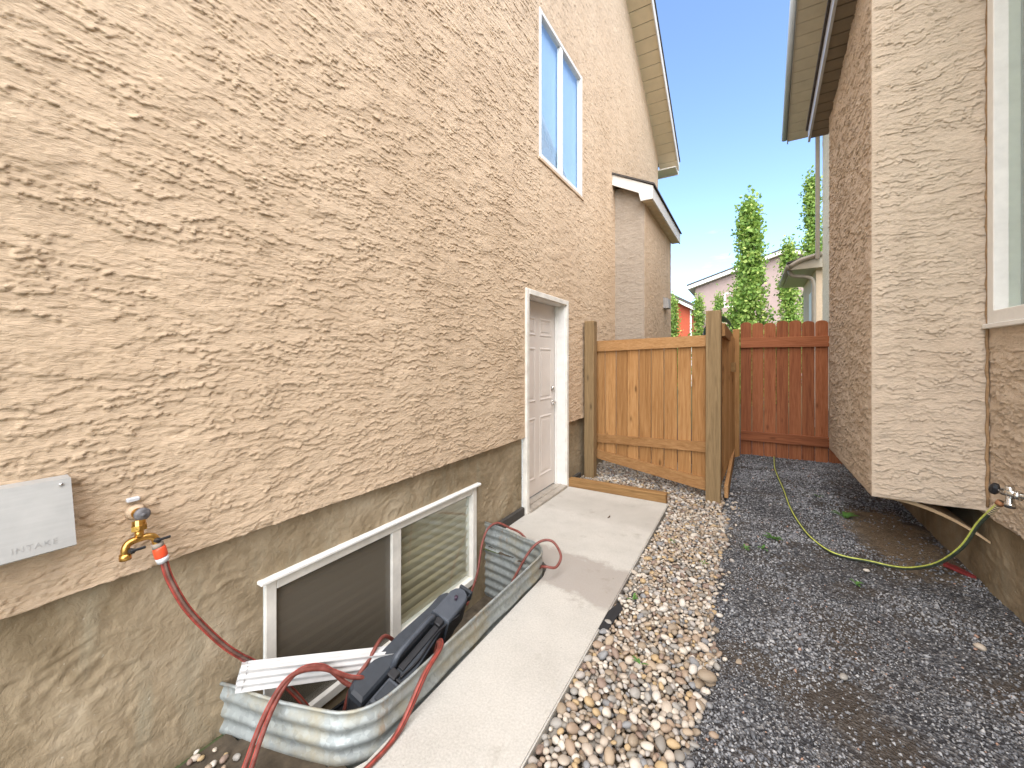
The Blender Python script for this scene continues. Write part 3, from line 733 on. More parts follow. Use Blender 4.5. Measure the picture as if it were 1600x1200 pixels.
# side run from the near post back to the red fence
FS = tag(empty('cedar_fence_run', (1.56, 4.9, 0)), 'narrow cedar fence run receding from the near post to the red fence', 'fence')
for i in range(13):
    a = 4.80+i*.165
    board(FS, 'board', CEDAR, 1.535+.006*i, 1.553+.006*i, a, a+.158, .10, 1.80, .003)
board(FS, 'top_rail', CEDAR_Y, 1.556, 1.60, 4.795, 6.9, 1.72, 1.86, .004)
board(FS, 'bottom_board', CEDAR_Y, 1.592, 1.63, 4.795, 6.9, .0, .14, .004)
board(FS, 'end_post', CEDAR, 1.60, 1.69, 6.90, 6.985, -.05, 1.93, .004)
board(FS, 'latch_block', TREAT_X, 1.60, 1.66, 6.2, 6.3, 1.30, 1.43, .004)
# red fence closing the passage
FR = tag(empty('red_fence', (2.3, 7, 0)), 'red stained wooden fence with round-topped boards closing the passage', 'fence')
xb = 1.70
for i in range(10):
    w = .148; a = xb+i*.1525; gapx = random.uniform(0, .004)
    zt = 2.02+random.uniform(-.012, .012); pts = [(a, -.06), (a+w-gapx, -.06)]
    for k in range(9):
        t = math.pi*k/8; pts.append((a+(w-gapx)/2+(w-gapx)/2*math.cos(t), zt-.035+.045*math.sin(t)))
    dy = random.uniform(-.003, .003)
    o = MB().prism(pts, 'y', 7.02+dy, 7.038+dy).build('board', REDW, FR); o.matrix_parent_inverse = Matrix.Translation((-2.3, -7, 0))
board(FR, 'rail', REDW_X, 1.70, 3.22, 6.975, 7.015, 1.65, 1.80, .003)
board(FR, 'rail', REDW_X, 1.70, 3.22, 6.975, 7.015, .25, .39, .003)

# timber edging at the end of the slab
TE = MB().box(.01, 1.09, 4.305, 4.405, -.03, .088, .007)
tag(TE.build('timber_edging', TREAT_X), 'brown treated timber edging laid across the end of the concrete walk', 'timber edging')

# ================================================================== PEBBLES
def ico(sub):
    import bmesh
    bm = bmesh.new(); bmesh.ops.create_icosphere(bm, subdivisions=sub, radius=1.0)
    v = np.array([x.co[:] for x in bm.verts]); f = np.array([[x.index for x in q.verts] for q in bm.faces]); bm.free(); return v, f
IV, IF = ico(2)
def stone_shape(k, rough):
    r = np.random.default_rng(k); v = IV.copy()
    for _ in range(4):
        d = r.normal(size=3); d /= np.linalg.norm(d); c = r.uniform(.45, .8)*0+r.uniform(.62, .88)
        t = v@d; v = v-np.outer(np.clip(t-c, 0, None)*.75, d)
    v *= 1+rough*r.normal(size=(len(v), 1))
    return v
SHAPES = [stone_shape(100+k, .015) for k in range(8)]
pts = []
_ey = np.arange(0, 10, .01); _ex = gravel_edge(_ey)
def in_bed(x, y):
    if y < 4.28: return 1.135 < x < _ex[int(y*100)]+.03
    if y < 4.42: return 1.10 < x < _ex[int(y*100)]
    if y < 6.2: return -.02 < x < 1.58
    return False
grid = {}
def try_add(x, y, r, zl, lay):
    gx, gy = int(x/.05), int(y/.05)
    for i in range(gx-1, gx+2):
        for j in range(gy-1, gy+2):
            for (px, py, pr, pz, pl) in grid.get((i, j), ()):
                if pl == lay and (px-x)**2+(py-y)**2 < (.80*(pr+r))**2: return False
    grid.setdefault((gx, gy), []).append((x, y, r, zl, lay)); pts.append((x, y, r, zl)); return True
for lay, (ntry, zl) in enumerate(((42000, -.044), (46000, -.020))):
    for _ in range(ntry):
        y = .5+random.random()**1.5*5.7; x = random.uniform(1.1 if y < 4.2 else -.02, 1.72)
        if not in_bed(x, y): continue
        r = random.choice((.010, .012, .0145, .017, .020, .024)) * (1.05 if y < 2.5 else .92)
        if random.random() < .04: r *= 1.35
        try_add(x, y, r, zl, lay)
for _ in range(80):                                                    # strays on the gravel, and stones at the well's near end
    y = random.uniform(.8, 5); x = _ex[int(y*100)]+abs(random.gauss(0, .07)); pts.append((x, y, random.uniform(.007, .019), .006))
for _ in range(60): pts.append((random.uniform(.0, .28), random.uniform(.35, .78), random.uniform(.008, .016), -.045))
cp = np.array([1.835, 0, 1.47])
th = R(30.95)
def vis_key(p):
    d = np.array(p[:3])-[1.835, 0, 1.47]; t = d[0]*-math.sin(th)+d[1]*math.cos(th)
    u = 800+622*(d[0]*math.cos(th)+d[1]*math.sin(th))/max(t, .05); v = 562-622*(p[3]-1.47)/max(t, .05)
    inside = t > .1 and -20 < u < 1620 and v < 1200
    return -(p[2]/t if inside else -1/max(.1, t))*(1 if p[3] > -.03 else .6)
pts.sort(key=vis_key)
peb_me = []
for s_ in SHAPES:
    me = bpy.data.meshes.new('pebble'); me.from_pydata(s_.tolist(), [], IF.tolist()); me.polygons.foreach_set('use_smooth', [True]*len(me.polygons)); me.materials.append(PEB); peb_me.append(me)
def stone_xf(r):
    a = r*random.uniform(.95, 1.5); b = r*random.uniform(.8, 1.05); c = r*random.uniform(.5, .8)
    return (a, b, c), (random.gauss(0, .28), random.gauss(0, .28), random.uniform(0, 6.3))
for (x, y, r, z) in pts[:300]:
    o = bpy.data.objects.new('pebble', random.choice(peb_me)); o.location = (x, y, z+random.uniform(-.004, .006)); o.scale, o.rotation_euler = stone_xf(r)
    COL.objects.link(o); o.parent = bed
VV = []; FF = []; CC = []; nv = 0
from mathutils import Euler
for (x, y, r, z) in pts[300:]:
    s_, e = stone_xf(r); M = np.array(Euler(e).to_matrix()); v = (random.choice(SHAPES)*s_)@M.T+[x, y, z+random.uniform(-.004, .006)]
    VV.append(v); FF.append(IF+nv); nv += len(v); t = random.random(); CC.append(np.tile([t, t, t, 1], (len(v), 1)))
tag(npmesh('pebbles', np.concatenate(VV), np.concatenate(FF), PEB_S, bed, True, np.concatenate(CC)), kind='stuff')

# ================================================================== CRUSHED GRAVEL
OV = np.array([(1, 0, 0), (-1, 0, 0), (0, 1, 0), (0, -1, 0), (0, 0, 1), (0, 0, -1)], float)
OF = np.array([(0, 2, 4), (2, 1, 4), (1, 3, 4), (3, 0, 4), (2, 0, 5), (1, 2, 5), (3, 1, 5), (0, 3, 5)])
N = 60000
y = .6+RNG.random(N)**1.45*6.5; x = RNG.uniform(1.55, 3.2, N)
e = gravel_edge(y); ok = (x > e-.05+.05*RNG.random(N)); x, y = x[ok], y[ok]
dsoil = ((x-2.86)/.34)**2+((y-4.45)/.85)**2+.5*perlin(x*4, y*4, 80); ok = RNG.random(len(x)) < np.clip(.12+(dsoil-.35)*1.3, .12, 1); x, y = x[ok], y[ok]
bare = perlin(x*1.8, y*1.8, 82); ok = (bare < .14) | (RNG.random(len(x)) < .32); x, y = x[ok], y[ok]
N = len(x); sz = (.0038+.0038*RNG.random(N)**2)*(1+.10*np.clip(y-1, 0, 5)); sz *= 1+.5*np.clip(perlin(x*2.2, y*2.2, 84), -.5, 1); sz[RNG.random(N) < .02] *= 1.9
z = gravel_z(x, y)+sz*.25
V = OV[None]*RNG.uniform(.6, 1.35, (N, 6, 1))+RNG.normal(0, .22, (N, 6, 3))
V[..., 2] *= .75
a = RNG.uniform(0, 6.3, N); ca, sa = np.cos(a)[:, None], np.sin(a)[:, None]
Xr = V[..., 0]*ca-V[..., 1]*sa; Yr = V[..., 0]*sa+V[..., 1]*ca
V = np.stack([Xr, Yr, V[..., 2]], -1)*sz[:, None, None]+np.stack([x, y, z], -1)[:, None, :]
F = (OF[None]+(np.arange(N)*6)[:, None, None]).reshape(-1, 3)
t = np.clip(RNG.beta(1.6, 2.2, N)*.95-.10*np.clip(bare[:N] if len(bare) == N else 0, 0, 1), 0, .94); t[RNG.random(N) < .012] = 1.0
tag(npmesh('gravel', V.reshape(-1, 3), F, GRAV, gb, False, np.repeat(np.stack([t, t, t, np.ones(N)], -1), 6, axis=0)), kind='stuff')

# ================================================================== SMALL THINGS, LEFT
# intake hood
IH = tag(empty('intake_hood', (0, .19, .9)), 'pale galvanised intake hood stamped INTAKE on the stucco wall', 'vent hood')
prof = [(.004, 1.112), (.045, 1.108), (.105, .918), (.100, .914), (.042, 1.100), (.004, 1.104)]
def loc(o, par): o.matrix_parent_inverse = Matrix.Translation(-Vector(par.location)); return o
loc(MB().prism(prof, 'y', -.16, .352).build('hood_face', HOOD, IH), IH)
for ys in (-.16, .348):
    loc(MB().prism([(.004, 1.106), (.044, 1.103), (.103, .915), (.004, .895)], 'y', ys, ys+.003).build('hood_cheek', HOOD, IH), IH)
loc(MB().box(.002, .008, -.15, .345, .90, 1.10).build('louvre_backing', BLACKP, IH), IH)
for ys in (-.10, .33):
    loc(MB().tube([(.050, ys, 1.094), (.0555, ys, 1.0945)], .0045, 8).build('screw', NICKEL, IH, True), IH)
fc = bpy.data.curves.new('stamped_lettering', 'FONT'); fc.body = 'INTAKE'; fc.size = .022; fc.extrude = .0004; fc.align_x = 'CENTER'; fc.space_character = 1.2
fc.materials.append(m_plain('stamped_metal', (.36, .36, .35), .5, .25, 90, metal=.35))
tmp = bpy.data.objects.new('tmp', fc); COL.objects.link(tmp); bpy.context.view_layer.update()
tme = bpy.data.meshes.new_from_object(tmp.evaluated_get(bpy.context.evaluated_depsgraph_get())); bpy.data.objects.remove(tmp)
fo = bpy.data.objects.new('stamped_lettering', tme); COL.objects.link(fo); fo.parent = IH
tilt = math.atan2(.105-.045, 1.108-.918)
ez = Vector((-math.sin(tilt), 0, math.cos(tilt))); exx = Vector((0, 1, 0)); en = exx.cross(ez)
pos = Vector((.105, .272, .918))+ez*.018+en*.0005
fo.matrix_local = Matrix(((exx.x, ez.x, en.x, pos.x), (exx.y, ez.y, en.y, pos.y-.19), (exx.z, ez.z, en.z, pos.z-.9), (0, 0, 0, 1)))

# brass faucet with a two-way splitter
FA = tag(empty('brass_faucet', (0, .5, .9)), 'brass outdoor tap with two-way splitter on the tan stucco', 'faucet')
def fa(mb, n, m, s=True): return loc(mb.build(n, m, FA, s), FA)
fa(MB().tube([(.0, .512, .944), (.016, .512, .944), (.024, .512, .943)], [.030, .024, .018], 9), 'mortar_collar', STUC_L)
fa(MB().box(.002, .020, .488, .522, .982, .996, .003), 'wall_clip', GREYP, False)
fa(MB().tube([(.0, .512, .945), (.055, .512, .94)], .017, 14), 'spout_body', BRASS)
fa(MB().tube([(.055, .514, .945), (.066, .514, .945), (.072, .514, .945)], [.021, .022, .017], 20).tube([(.072, .514, .945), (.078, .514, .945)], .007, 10), 'valve_wheel', m_plain('grey_wheel', (.13, .125, .13), .5, .3, 60))
fa(MB().tube([(.060, .506, .925), (.066, .505, .908)], .018, 12).tube([(.066, .505, .912), (.068, .505, .896)], .0225, 6), 'swivel_nut', BRASS, False)
fa(MB().tube([(.068, .505, .897), (.070, .504, .872)], .012, 12)
   .tube(spline([(.075, .468, .820), (.074, .468, .845), (.072, .476, .862), (.070, .503, .868), (.072, .532, .866), (.074, .545, .852), (.076, .548, .834)], 5), .0115, 12)
   .tube([(.075, .468, .832), (.0755, .468, .813)], .0155, 12), 'splitter', BRASS)
for (yy, zz) in ((.478, .840), (.545, .850)):
    fa(MB().tube([(.08, yy, zz), (.094, yy+.004, zz)], .0085, 10).box(.092, .098, yy-.002, yy+.036, zz-.002, zz+.007, .002), 'splitter_lever', BLACKP, False)

# hose from the tap
HR = tag(empty('red_hose', (0, .55, .78)), 'dark red striped hose hanging from the brass tap to the window well', 'hose')
def hr(mb, n, m, s=True): return loc(mb.build(n, m, HR, s), HR)
hr(MB().tube([(.077, .549, .838), (.078, .552, .822)], .017, 14), 'threaded_collar', m_plain('grey_collar', (.28, .24, .20), .6))
hr(MB().tube([(.078, .552, .822), (.079, .554, .816), (.081, .559, .790), (.082, .560, .785)], [.017, .019, .019, .017], 16), 'connector_body', REDP)
hr(MB().tube([(.082, .560, .785), (.084, .564, .768)], [.0185, .0165], 14), 'connector_sleeve', GREYP)
hp = spline([(.084, .564, .770), (.088, .580, .70), (.092, .625, .58), (.09, .690, .46), (.085, .755, .355), (.075, .815, .275), (.06, .86, .22), (.12, .93, .13), (.2, 1.0, .0), (.22, 1.06, -.15)], 7)
hr(MB().tube(hp, .0115, 12), 'hose_tube', HOSE_R)
def stripe(hose, path, r, offs, w, m, nm):
    for d in offs:
        q = []; D_ = Vector(d); k_ = len(path)
        for i_, p in enumerate(path):
            t_ = (path[min(i_+1, k_-1)]-path[max(i_-1, 0)]).normalized(); o_ = D_-t_*D_.dot(t_)
            q.append(p+o_.normalized()*(r*.86))
        hose(MB().tube(q, w, 6), nm, m)
stripe(hr, hp, .0115, ((.45, -.75, .2), (.55, .7, .2)), .0036, HOSE_RS, 'red_stripe')
stripe(hr, hp, .0115, ((.98, .0, .25),), .0042, HOSE_GR, 'grey_stripe')

# coil of hose draped over the well
HC = tag(empty('coiled_hose', (.3, 1.0, .1)), 'maroon hose loops draped over the near rim of the window well', 'hose')
def hc(mb, n, m, s=True): return loc(mb.build(n, m, HC, s), HC)
for k, dx_ in enumerate((0, .035)):
    pth = spline([(.55, .52+dx_, .02), (.40, .64+dx_*.9, .04), (.27, .80+dx_*.8, .13), (.235, .92+dx_*.7, .185), (.27, 1.03+dx_*.4, .16), (.33, 1.12, .09-dx_), (.37, 1.18, .05-dx_), (.36, 1.26, -.1)], 8)
    hc(MB().tube(pth, .0092, 12), 'hose_loop', HOSE_R)
    stripe(hc, pth, .0092, ((-.3, -.3, .85),), .0025, HOSE_RS, 'red_stripe')
pth = spline([(.29, 1.10, -.2), (.33, 1.13, .02), (.335, 1.22, .09), (.31, 1.33, .13), (.30, 1.42, .05)], 8); hc(MB().tube(pth, .009, 10), 'hose_loop', HOSE_R)
for dx_ in (0, .022):
    pth = spline([(.46, 1.52+dx_*.3, -.05), (.535, 1.47+dx_*.5, .10), (.615, 1.38+dx_, .148), (.645, 1.25+dx_, .13), (.655, 1.10+dx_, .02), (.66, .95+dx_, .012), (.64, .78+dx_, .012), (.60, .60, .012)], 8)
    hc(MB().tube(pth, .009, 10), 'hose_loop', HOSE_R); stripe(hc, pth, .009, ((.5, .2, .8),), .0028, HOSE_RS, 'red_stripe')
# loop over the far rim
HF = tag(empty('looped_hose', (.2, 2.6, .1)), 'thin maroon hose looping over the far rim of the window well', 'hose')
pth = spline([(.03, 2.36, -.35), (.05, 2.46, -.16), (.025, 2.56, .02), (.035, 2.63, .12), (.10, 2.67, .165), (.22, 2.66, .155), (.34, 2.64, .14), (.46, 2.62, .05)], 8)
loc(MB().tube(pth, .0088, 10).build('hose_loop', HOSE_R, HF, True), HF)
pth = spline([(.38, 2.30, -.18), (.44, 2.38, -.02), (.50, 2.46, .12), (.56, 2.52, .185), (.64, 2.55, .19), (.72, 2.51, .13), (.715, 2.44, .08), (.66, 2.40, .085), (.60, 2.42, .05), (.55, 2.36, -.05)], 8)
loc(MB().tube(pth, .0088, 10).build('hose_loop', HOSE_R, HF, True), HF)

# loose white downspout length lying across the near rim
def downspout():
    A = Vector((.085, .80, .205)); B = Vector((.36, 1.33, .045)); ax = (B-A).normalized()
    up = Vector((0, 0, 1)); up = (up-ax*up.dot(ax)).normalized(); sd = ax.cross(up).normalized()   # sd: towards the camera side
    root = tag(empty('white_downspout', A), 'loose white ribbed downspout length propped on the window well rim', 'downspout')
    w, h = .062, .08
    pr = []
    def seg(p, q, ribs):
        for i in range(ribs*4+1):
            t = i/(ribs*4+1)
            pr.append((p[0]+(q[0]-p[0])*t, p[1]+(q[1]-p[1])*t, .0035*math.sin(t*ribs*2*math.pi) if ribs else 0))
    cs = [(-w/2, -h/2), (w/2, -h/2), (w/2, h/2), (-w/2, h/2)]
    out = []
    for k in range(4):
        p, q = cs[k], cs[(k+1) % 4]; n_ = (( q[1]-p[1]), -(q[0]-p[0])); l_ = math.hypot(*n_); n_ = (n_[0]/l_, n_[1]/l_)
        rb = 3
        for i in range(rb*6):
            t = i/(rb*6); e_ = -.0055*(1-math.cos(t*rb*2*math.pi))/2
            out.append((p[0]+(q[0]-p[0])*t+n_[0]*e_, p[1]+(q[1]-p[1])*t+n_[1]*e_))
    n_ = len(out); v = []
    for sc_, pos_ in ((1, A), (1, B), (.95, B), (.95, A)):
        for (a, b) in out: v.append(pos_+sd*a*sc_+up*b*sc_)
    f = [(s_*n_+i, s_*n_+(i+1) % n_, ((s_+1) % 4)*n_+(i+1) % n_, ((s_+1) % 4)*n_+i) for s_ in range(4) for i in range(n_)]
    loc(MB().add(v, f).build('ribbed_pipe', m_plain('white_aluminium', (.60, .595, .585), .4, .1, 12), root), root)
    v = [A+ax*.02+sd*a*.97+up*b*.97 for (a, b) in cs]
    loc(MB().add(v, [(0, 1, 2, 3)]).build('bore_shade', BLACKP, root), root)  # black sheet painted as the shade inside the pipe
downspout()
# bright metal trim lying in the well
A = Vector((.30, .98, -.14)); B = Vector((.27, 1.62, -.20)); ax = (B-A).normalized(); sd = ax.cross(Vector((0, 0, 1))).normalized(); up = sd.cross(ax)
Mt = Matrix(((ax.x, sd.x, up.x, A.x), (ax.y, sd.y, up.y, A.y), (ax.z, sd.z, up.z, A.z), (0, 0, 0, 1)))
tag(MB().box(0, .7, 0, .045, 0, .02, .002, Mt).box(0, .7, .017, .026, .02, .026, .001, Mt).build('white_track', WHITE), 'bright white metal track lying inside the window well', 'metal track')
A = Vector((.19, .95, -.19)); Mt = Matrix.Translation(A) @ Matrix.Rotation(R(86), 4, 'Z')
tag(MB().box(0, .6, 0, .05, 0, .03, .003, Mt).box(0, .6, .02, .03, .03, .045, .002, Mt).build('black_track', BLACKP), 'black plastic track lying beside the white track in the well', 'plastic track')

# charcoal tool case propped in the well
def case():
    A = Vector((.445, 1.13, .035)); B = Vector((.415, 1.83, .150)); ax = (B-A).normalized()
    nrm_ = Vector((.36, -.1, 1)); nrm_ = (nrm_-ax*nrm_.dot(ax)).normalized(); sd = ax.cross(nrm_).normalized()  # +sd to the camera side
    root = tag(empty('tool_case', A), 'charcoal plastic tool case with carry handle propped in the window well', 'tool case')
    M = Matrix(((ax.x, sd.x, nrm_.x, A.x), (ax.y, sd.y, nrm_.y, A.y), (ax.z, sd.z, nrm_.z, A.z), (0, 0, 0, 1)))
    def pt(mb, n, m, s=False): return loc(mb.build(n, m, root, s), root)
    def shell(prof, d0, d1, ins):
        # outline in (length, width), extruded down with a chamfered upper edge
        n_ = len(prof); cx = sum(p[0] for p in prof)/n_; cy = sum(p[1] for p in prof)/n_
        def sh(k): return [(cx+(x-cx)*(1-k/.35), cy+(y-cy)*(1-k/.10)) for x, y in prof]
        rings = [[(*p, d0) for p in prof], [(*p, d1-ins) for p in prof], [(*p, d1-ins*.35) for p in sh(ins*.35)], [(*p, d1) for p in sh(ins)]]
        v = sum(rings, []); f = [tuple(range(n_))[::-1], tuple(range(3*n_, 4*n_))]
        for r_ in range(3): f += [(r_*n_+i, r_*n_+(i+1) % n_, (r_+1)*n_+(i+1) % n_, (r_+1)*n_+i) for i in range(n_)]
        return MB().add(v, f, M)
    left = [(-.03, -.005), (-.03, -.075), (-.015, -.098), (.01, -.108), (.28, -.105), (.40, -.092), (.50, -.080), (.60, -.082), (.64, -.060), (.64, -.005)]
    right = [(-.03, .002), (.60, .002), (.60, .05), (.40, .060), (.20, .088), (.02, .098), (-.03, .07)]
    pt(shell(left, -.20, .0, .024), 'case_half', CASEP); pt(shell(right, -.20, -.004, .018), 'case_half', CASEP)
    # rounded drum end
    pr = [(.47+.0, -.045), (.60, -.045)]+[(.62+.062*math.cos(R(a)), .012+.057*math.sin(R(a))) for a in (-80, -50, -20, 10, 40, 70)]+[(.60, .069), (.47, .069)]
    pt(shell(pr, -.12, .026, .016), 'end_housing', CASEP2)
    pt(MB().tube([M@Vector((.60, .015, .024)), M@Vector((.60, .015, .042))], .008, 12).tube([M@Vector((.60, .015, .042)), M@Vector((.60, .015, .046))], .010, 12), 'screw_knob', m_plain('purple_black_knob', (.05, .03, .05), .4), True)
    hb = spline([(.16, -.012, -.01), (.175, -.012, .035), (.21, -.012, .050), (.30, -.012, .052), (.39, -.012, .050), (.43, -.012, .036), (.445, -.012, -.01)], 6)
    pt(MB().tube([M@p for p in hb], [.016]*8+[.0145]*(len(hb)-16)+[.016]*8, 12), 'carry_handle', CASEP2, True)
    pt(MB().box(.17, .43, .008, .040, -.004, .004, .002, M), 'handle_recess', BLACKP)
    for x0 in (.125, .445):
        pt(MB().box(x0-.014, x0+.026, -.004, .042, -.006, .018, .004, M), 'hinge_lug', BLACKP)
    pt(MB().box(-.005, .115, .012, .076, -.002, .008, .004, M), 'latch_panel', CASEP2)
    pt(MB().box(.012, .10, .022, .066, .008, .0125, .003, M), 'latch', CASEP)
    pt(MB().box(.12, .128, .01, .08, -.002, .010, .002, M), 'latch_rib', BLACKP)
    pt(MB().box(.64, .73, -.03, .045, -.06, -.045, .004, M).box(.715, .735, -.035, .05, -.07, -.01, .004, M).box(.645, .73, -.032, -.022, -.06, -.02, .003, M).box(.645, .73, .037, .047, -.06, -.02, .003, M), 'end_clip', CASEP)
    pt(MB().tube([M@p for p in spline([(.14, .052, .006), (.25, .064, .004), (.40, .050, .008), (.56, .078, .0)], 6)], .005, 8), 'cable', BLACKP, True)
case()
# ================================================================== SMALL THINGS, RIGHT
HB = tag(empty('chrome_hose_bib', (3.06, 3.2, .75)), 'chromed hose tap with black lever on the beige house corner', 'faucet')
def hb_(mb, n, m, s=True): return loc(mb.build(n, m, HB, s), HB)
bx_, by_, bz_ = 2.99, 3.105, .775
hb_(MB().tube([(3.10, by_-.10, bz_+.004), (bx_+.02, by_-.04, bz_+.002), (bx_, by_, bz_)], .012, 12).tube([(bx_+.012, by_-.03, bz_+.001), (bx_-.014, by_+.03, bz_)], .019, 14)
    .tube([(bx_+.02, by_-.045, bz_), (bx_+.012, by_-.03, bz_)], .024, 6), 'tap_body', CHROME)
hb_(MB().tube([(bx_, by_, bz_), (bx_, by_, bz_+.034)], .017, 12), 'vacuum_breaker', CHROME)
hb_(MB().tube([(bx_, by_, bz_), (bx_, by_, bz_-.05), (bx_, by_, bz_-.052), (bx_, by_, bz_-.066)], [.014, .016, .021, .021], 14), 'outlet', CHROME)
hb_(MB().tube([(bx_, by_, bz_-.066), (bx_, by_, bz_-.074)], .020, 14), 'outlet_washer', BLACKP)
hb_(MB().tube([(bx_-.014, by_+.03, bz_), (bx_-.028, by_+.062, bz_+.002)], .006, 8), 'lever_stem', CHROME)
hb_(MB().tube([(bx_-.028, by_+.058, bz_+.03), (bx_-.030, by_+.064, bz_+.012), (bx_-.032, by_+.070, bz_-.012), (bx_-.034, by_+.074, bz_-.026)], [.012, .02, .02, .012], 7), 'lever', BLACKP, False)
GHo = tag(empty('green_hose', (2.6, 3.4, 0)), 'dark hose with lime stripe sagging from the chromed tap to the gravel', 'hose')
def gh(mb, n, m, s=True): return loc(mb.build(n, m, GHo, s), GHo)
S0 = Vector((bx_-.014, by_+.045, bz_-.06))
gp = spline([S0, (2.955, 3.19, .65), (2.93, 3.27, .54), (2.90, 3.38, .36), (2.84, 3.52, .19), (2.76, 3.66, .075), (2.68, 3.74, .03), (2.56, 3.76, .026), (2.44, 3.76, .024), (2.34, 3.82, .024), (2.25, 4.05, .024), (2.195, 4.4, .026),
             (2.165, 4.8, .026), (2.15, 5.3, .032), (2.125, 5.8, .036), (2.11, 6.3, .04), (2.13, 6.95, .05)], 8)
gh(MB().tube(gp, .0115, 12), 'hose_tube', HOSE_G)
stripe(gh, gp, .0115, ((-.50, -.75, .75),), .0048, HOSE_GS, 'lime_stripe')
gh(MB().tube([gp[0]+(gp[4]-gp[0])*t for t in (0, .3, .6)], [.017, .018, .016], 12), 'rusty_coupling', m_plain('rusty_coupling', (.28, .13, .06), .7, .3, 40))
cg = MB()
for k in range(7):
    c0 = gp[2]+(gp[11]-gp[2])*(k/8); cg.tube([c0, c0+(gp[11]-gp[2]).normalized()*.006], .0155, 12)
gh(cg, 'strain_relief_spring', m_plain('tan_spring', (.48, .38, .25), .5))
tag(MB().prism([(3.00, 3.98), (3.06, 3.90), (3.115, 3.84), (3.12, 3.87), (3.07, 3.98), (3.03, 4.02)], 'z', .012, .03).build('red_plastic_scrap', m_plain('faded_red_plastic', (.20, .03, .03), .5, .25, 20)),
    'faded red plastic scrap on gravel at the foot of the beige house', 'scrap')
# flat pale rocks that stand out on the gravel
for (x, y, r, lab) in ((1.66, 2.03, .045, 'large pale flat stone at the gravel edge beside the pebbles'), (2.83, 2.95, .03, 'tan oblong stone lying near the beige house foundation'),
                       (2.52, 3.62, .02, 'small pale stone touching the sagging lime-striped hose'), (2.2, 2.35, .022, 'pinkish stone alone in the middle of the gravel')):
    o = bpy.data.objects.new('stone', random.choice(peb_me)); o.location = (x, y, .015); o.scale = (r, r*.75, r*.5); o.rotation_euler = (0, 0, random.uniform(0, 6)); COL.objects.link(o)
    tag(o, lab, 'stone', 'larger stones on the gravel')
# weeds
def weed(x, y, s_, n, lab, seed):
    r = random.Random(seed); root = tag(empty('weed', (x, y, .0)), lab, 'weed', 'weeds in the gravel')
    for k in range(n):
        a = r.uniform(0, 6.28); l_ = s_*r.uniform(.6, 1.1); w_ = l_*r.uniform(.22, .34); tl = r.uniform(.25, .9)
        d = Vector((math.cos(a), math.sin(a), 0)); p = Vector((-d.y, d.x, 0)); v = []
        for t, ww in ((0, .12), (.3, .8), (.6, 1), (.85, .55), (1, .02)):
            c = d*l_*t+Vector((0, 0, .012+l_*tl*math.sin(t*2.2)*.6)); v += [c-p*w_*ww/2+Vector((0, 0, .1*w_*ww)), c-Vector((0, 0, .06*w_*ww)), c+p*w_*ww/2+Vector((0, 0, .1*w_*ww))]
        f = []
        for i in range(4): b = i*3; f += [(b, b+3, b+4, b+1), (b+1, b+4, b+5, b+2)]
        MB().add(v, f).build('leaf', WEED, root, True)
weed(2.58, 4.72, .13, 9, 'bright green leafy weed alone near the bare earth', 1)
weed(1.99, 3.87, .07, 12, 'low green weed clump in the middle of the gravel', 2)
weed(1.92, 3.62, .06, 8, 'small green weed just in front of the low clump', 3)
weed(1.80, 3.56, .05, 8, 'tiny green weed nearest the pebble strip', 4)
weed(2.45, 5.3, .06, 7, 'sparse weed beyond the hose toward the red fence', 5)
weed(2.42, 3.36, .045, 8, 'flat green weed in front of the sagging hose', 6)
weed(1.38, 1.95, .05, 4, 'single sprig of leaves among the near pebbles', 7)
weed(1.22, 2.45, .05, 5, 'small sprout beside the slab edge among pebbles', 8)
weed(1.55, 3.15, .04, 5, 'tiny sprout among pebbles beside the gravel edge', 9)
weed(1.30, 3.4, .04, 5, 'tiny sprout in the middle of the pebble strip', 10)
tag(MB().prism([(1.10, 2.10), (1.165, 2.14), (1.185, 2.36), (1.15, 2.42), (1.12, 2.30)], 'z', -.012, -.004).build('landscape_fabric', m_plain('black_fabric', (.02, .02, .022), .8)), 'exposed scrap of black landscape fabric beside the slab edge', 'fabric')
tag(MB().tube([(.70, 3.62, .005), (.705, 3.655, .007), (.70, 3.68, .005)], [.004, .006, .003], 7).build('twig', m_plain('brown_twig', (.10, .06, .035), .8)), 'short brown twig lying on the concrete near the door', 'twig')

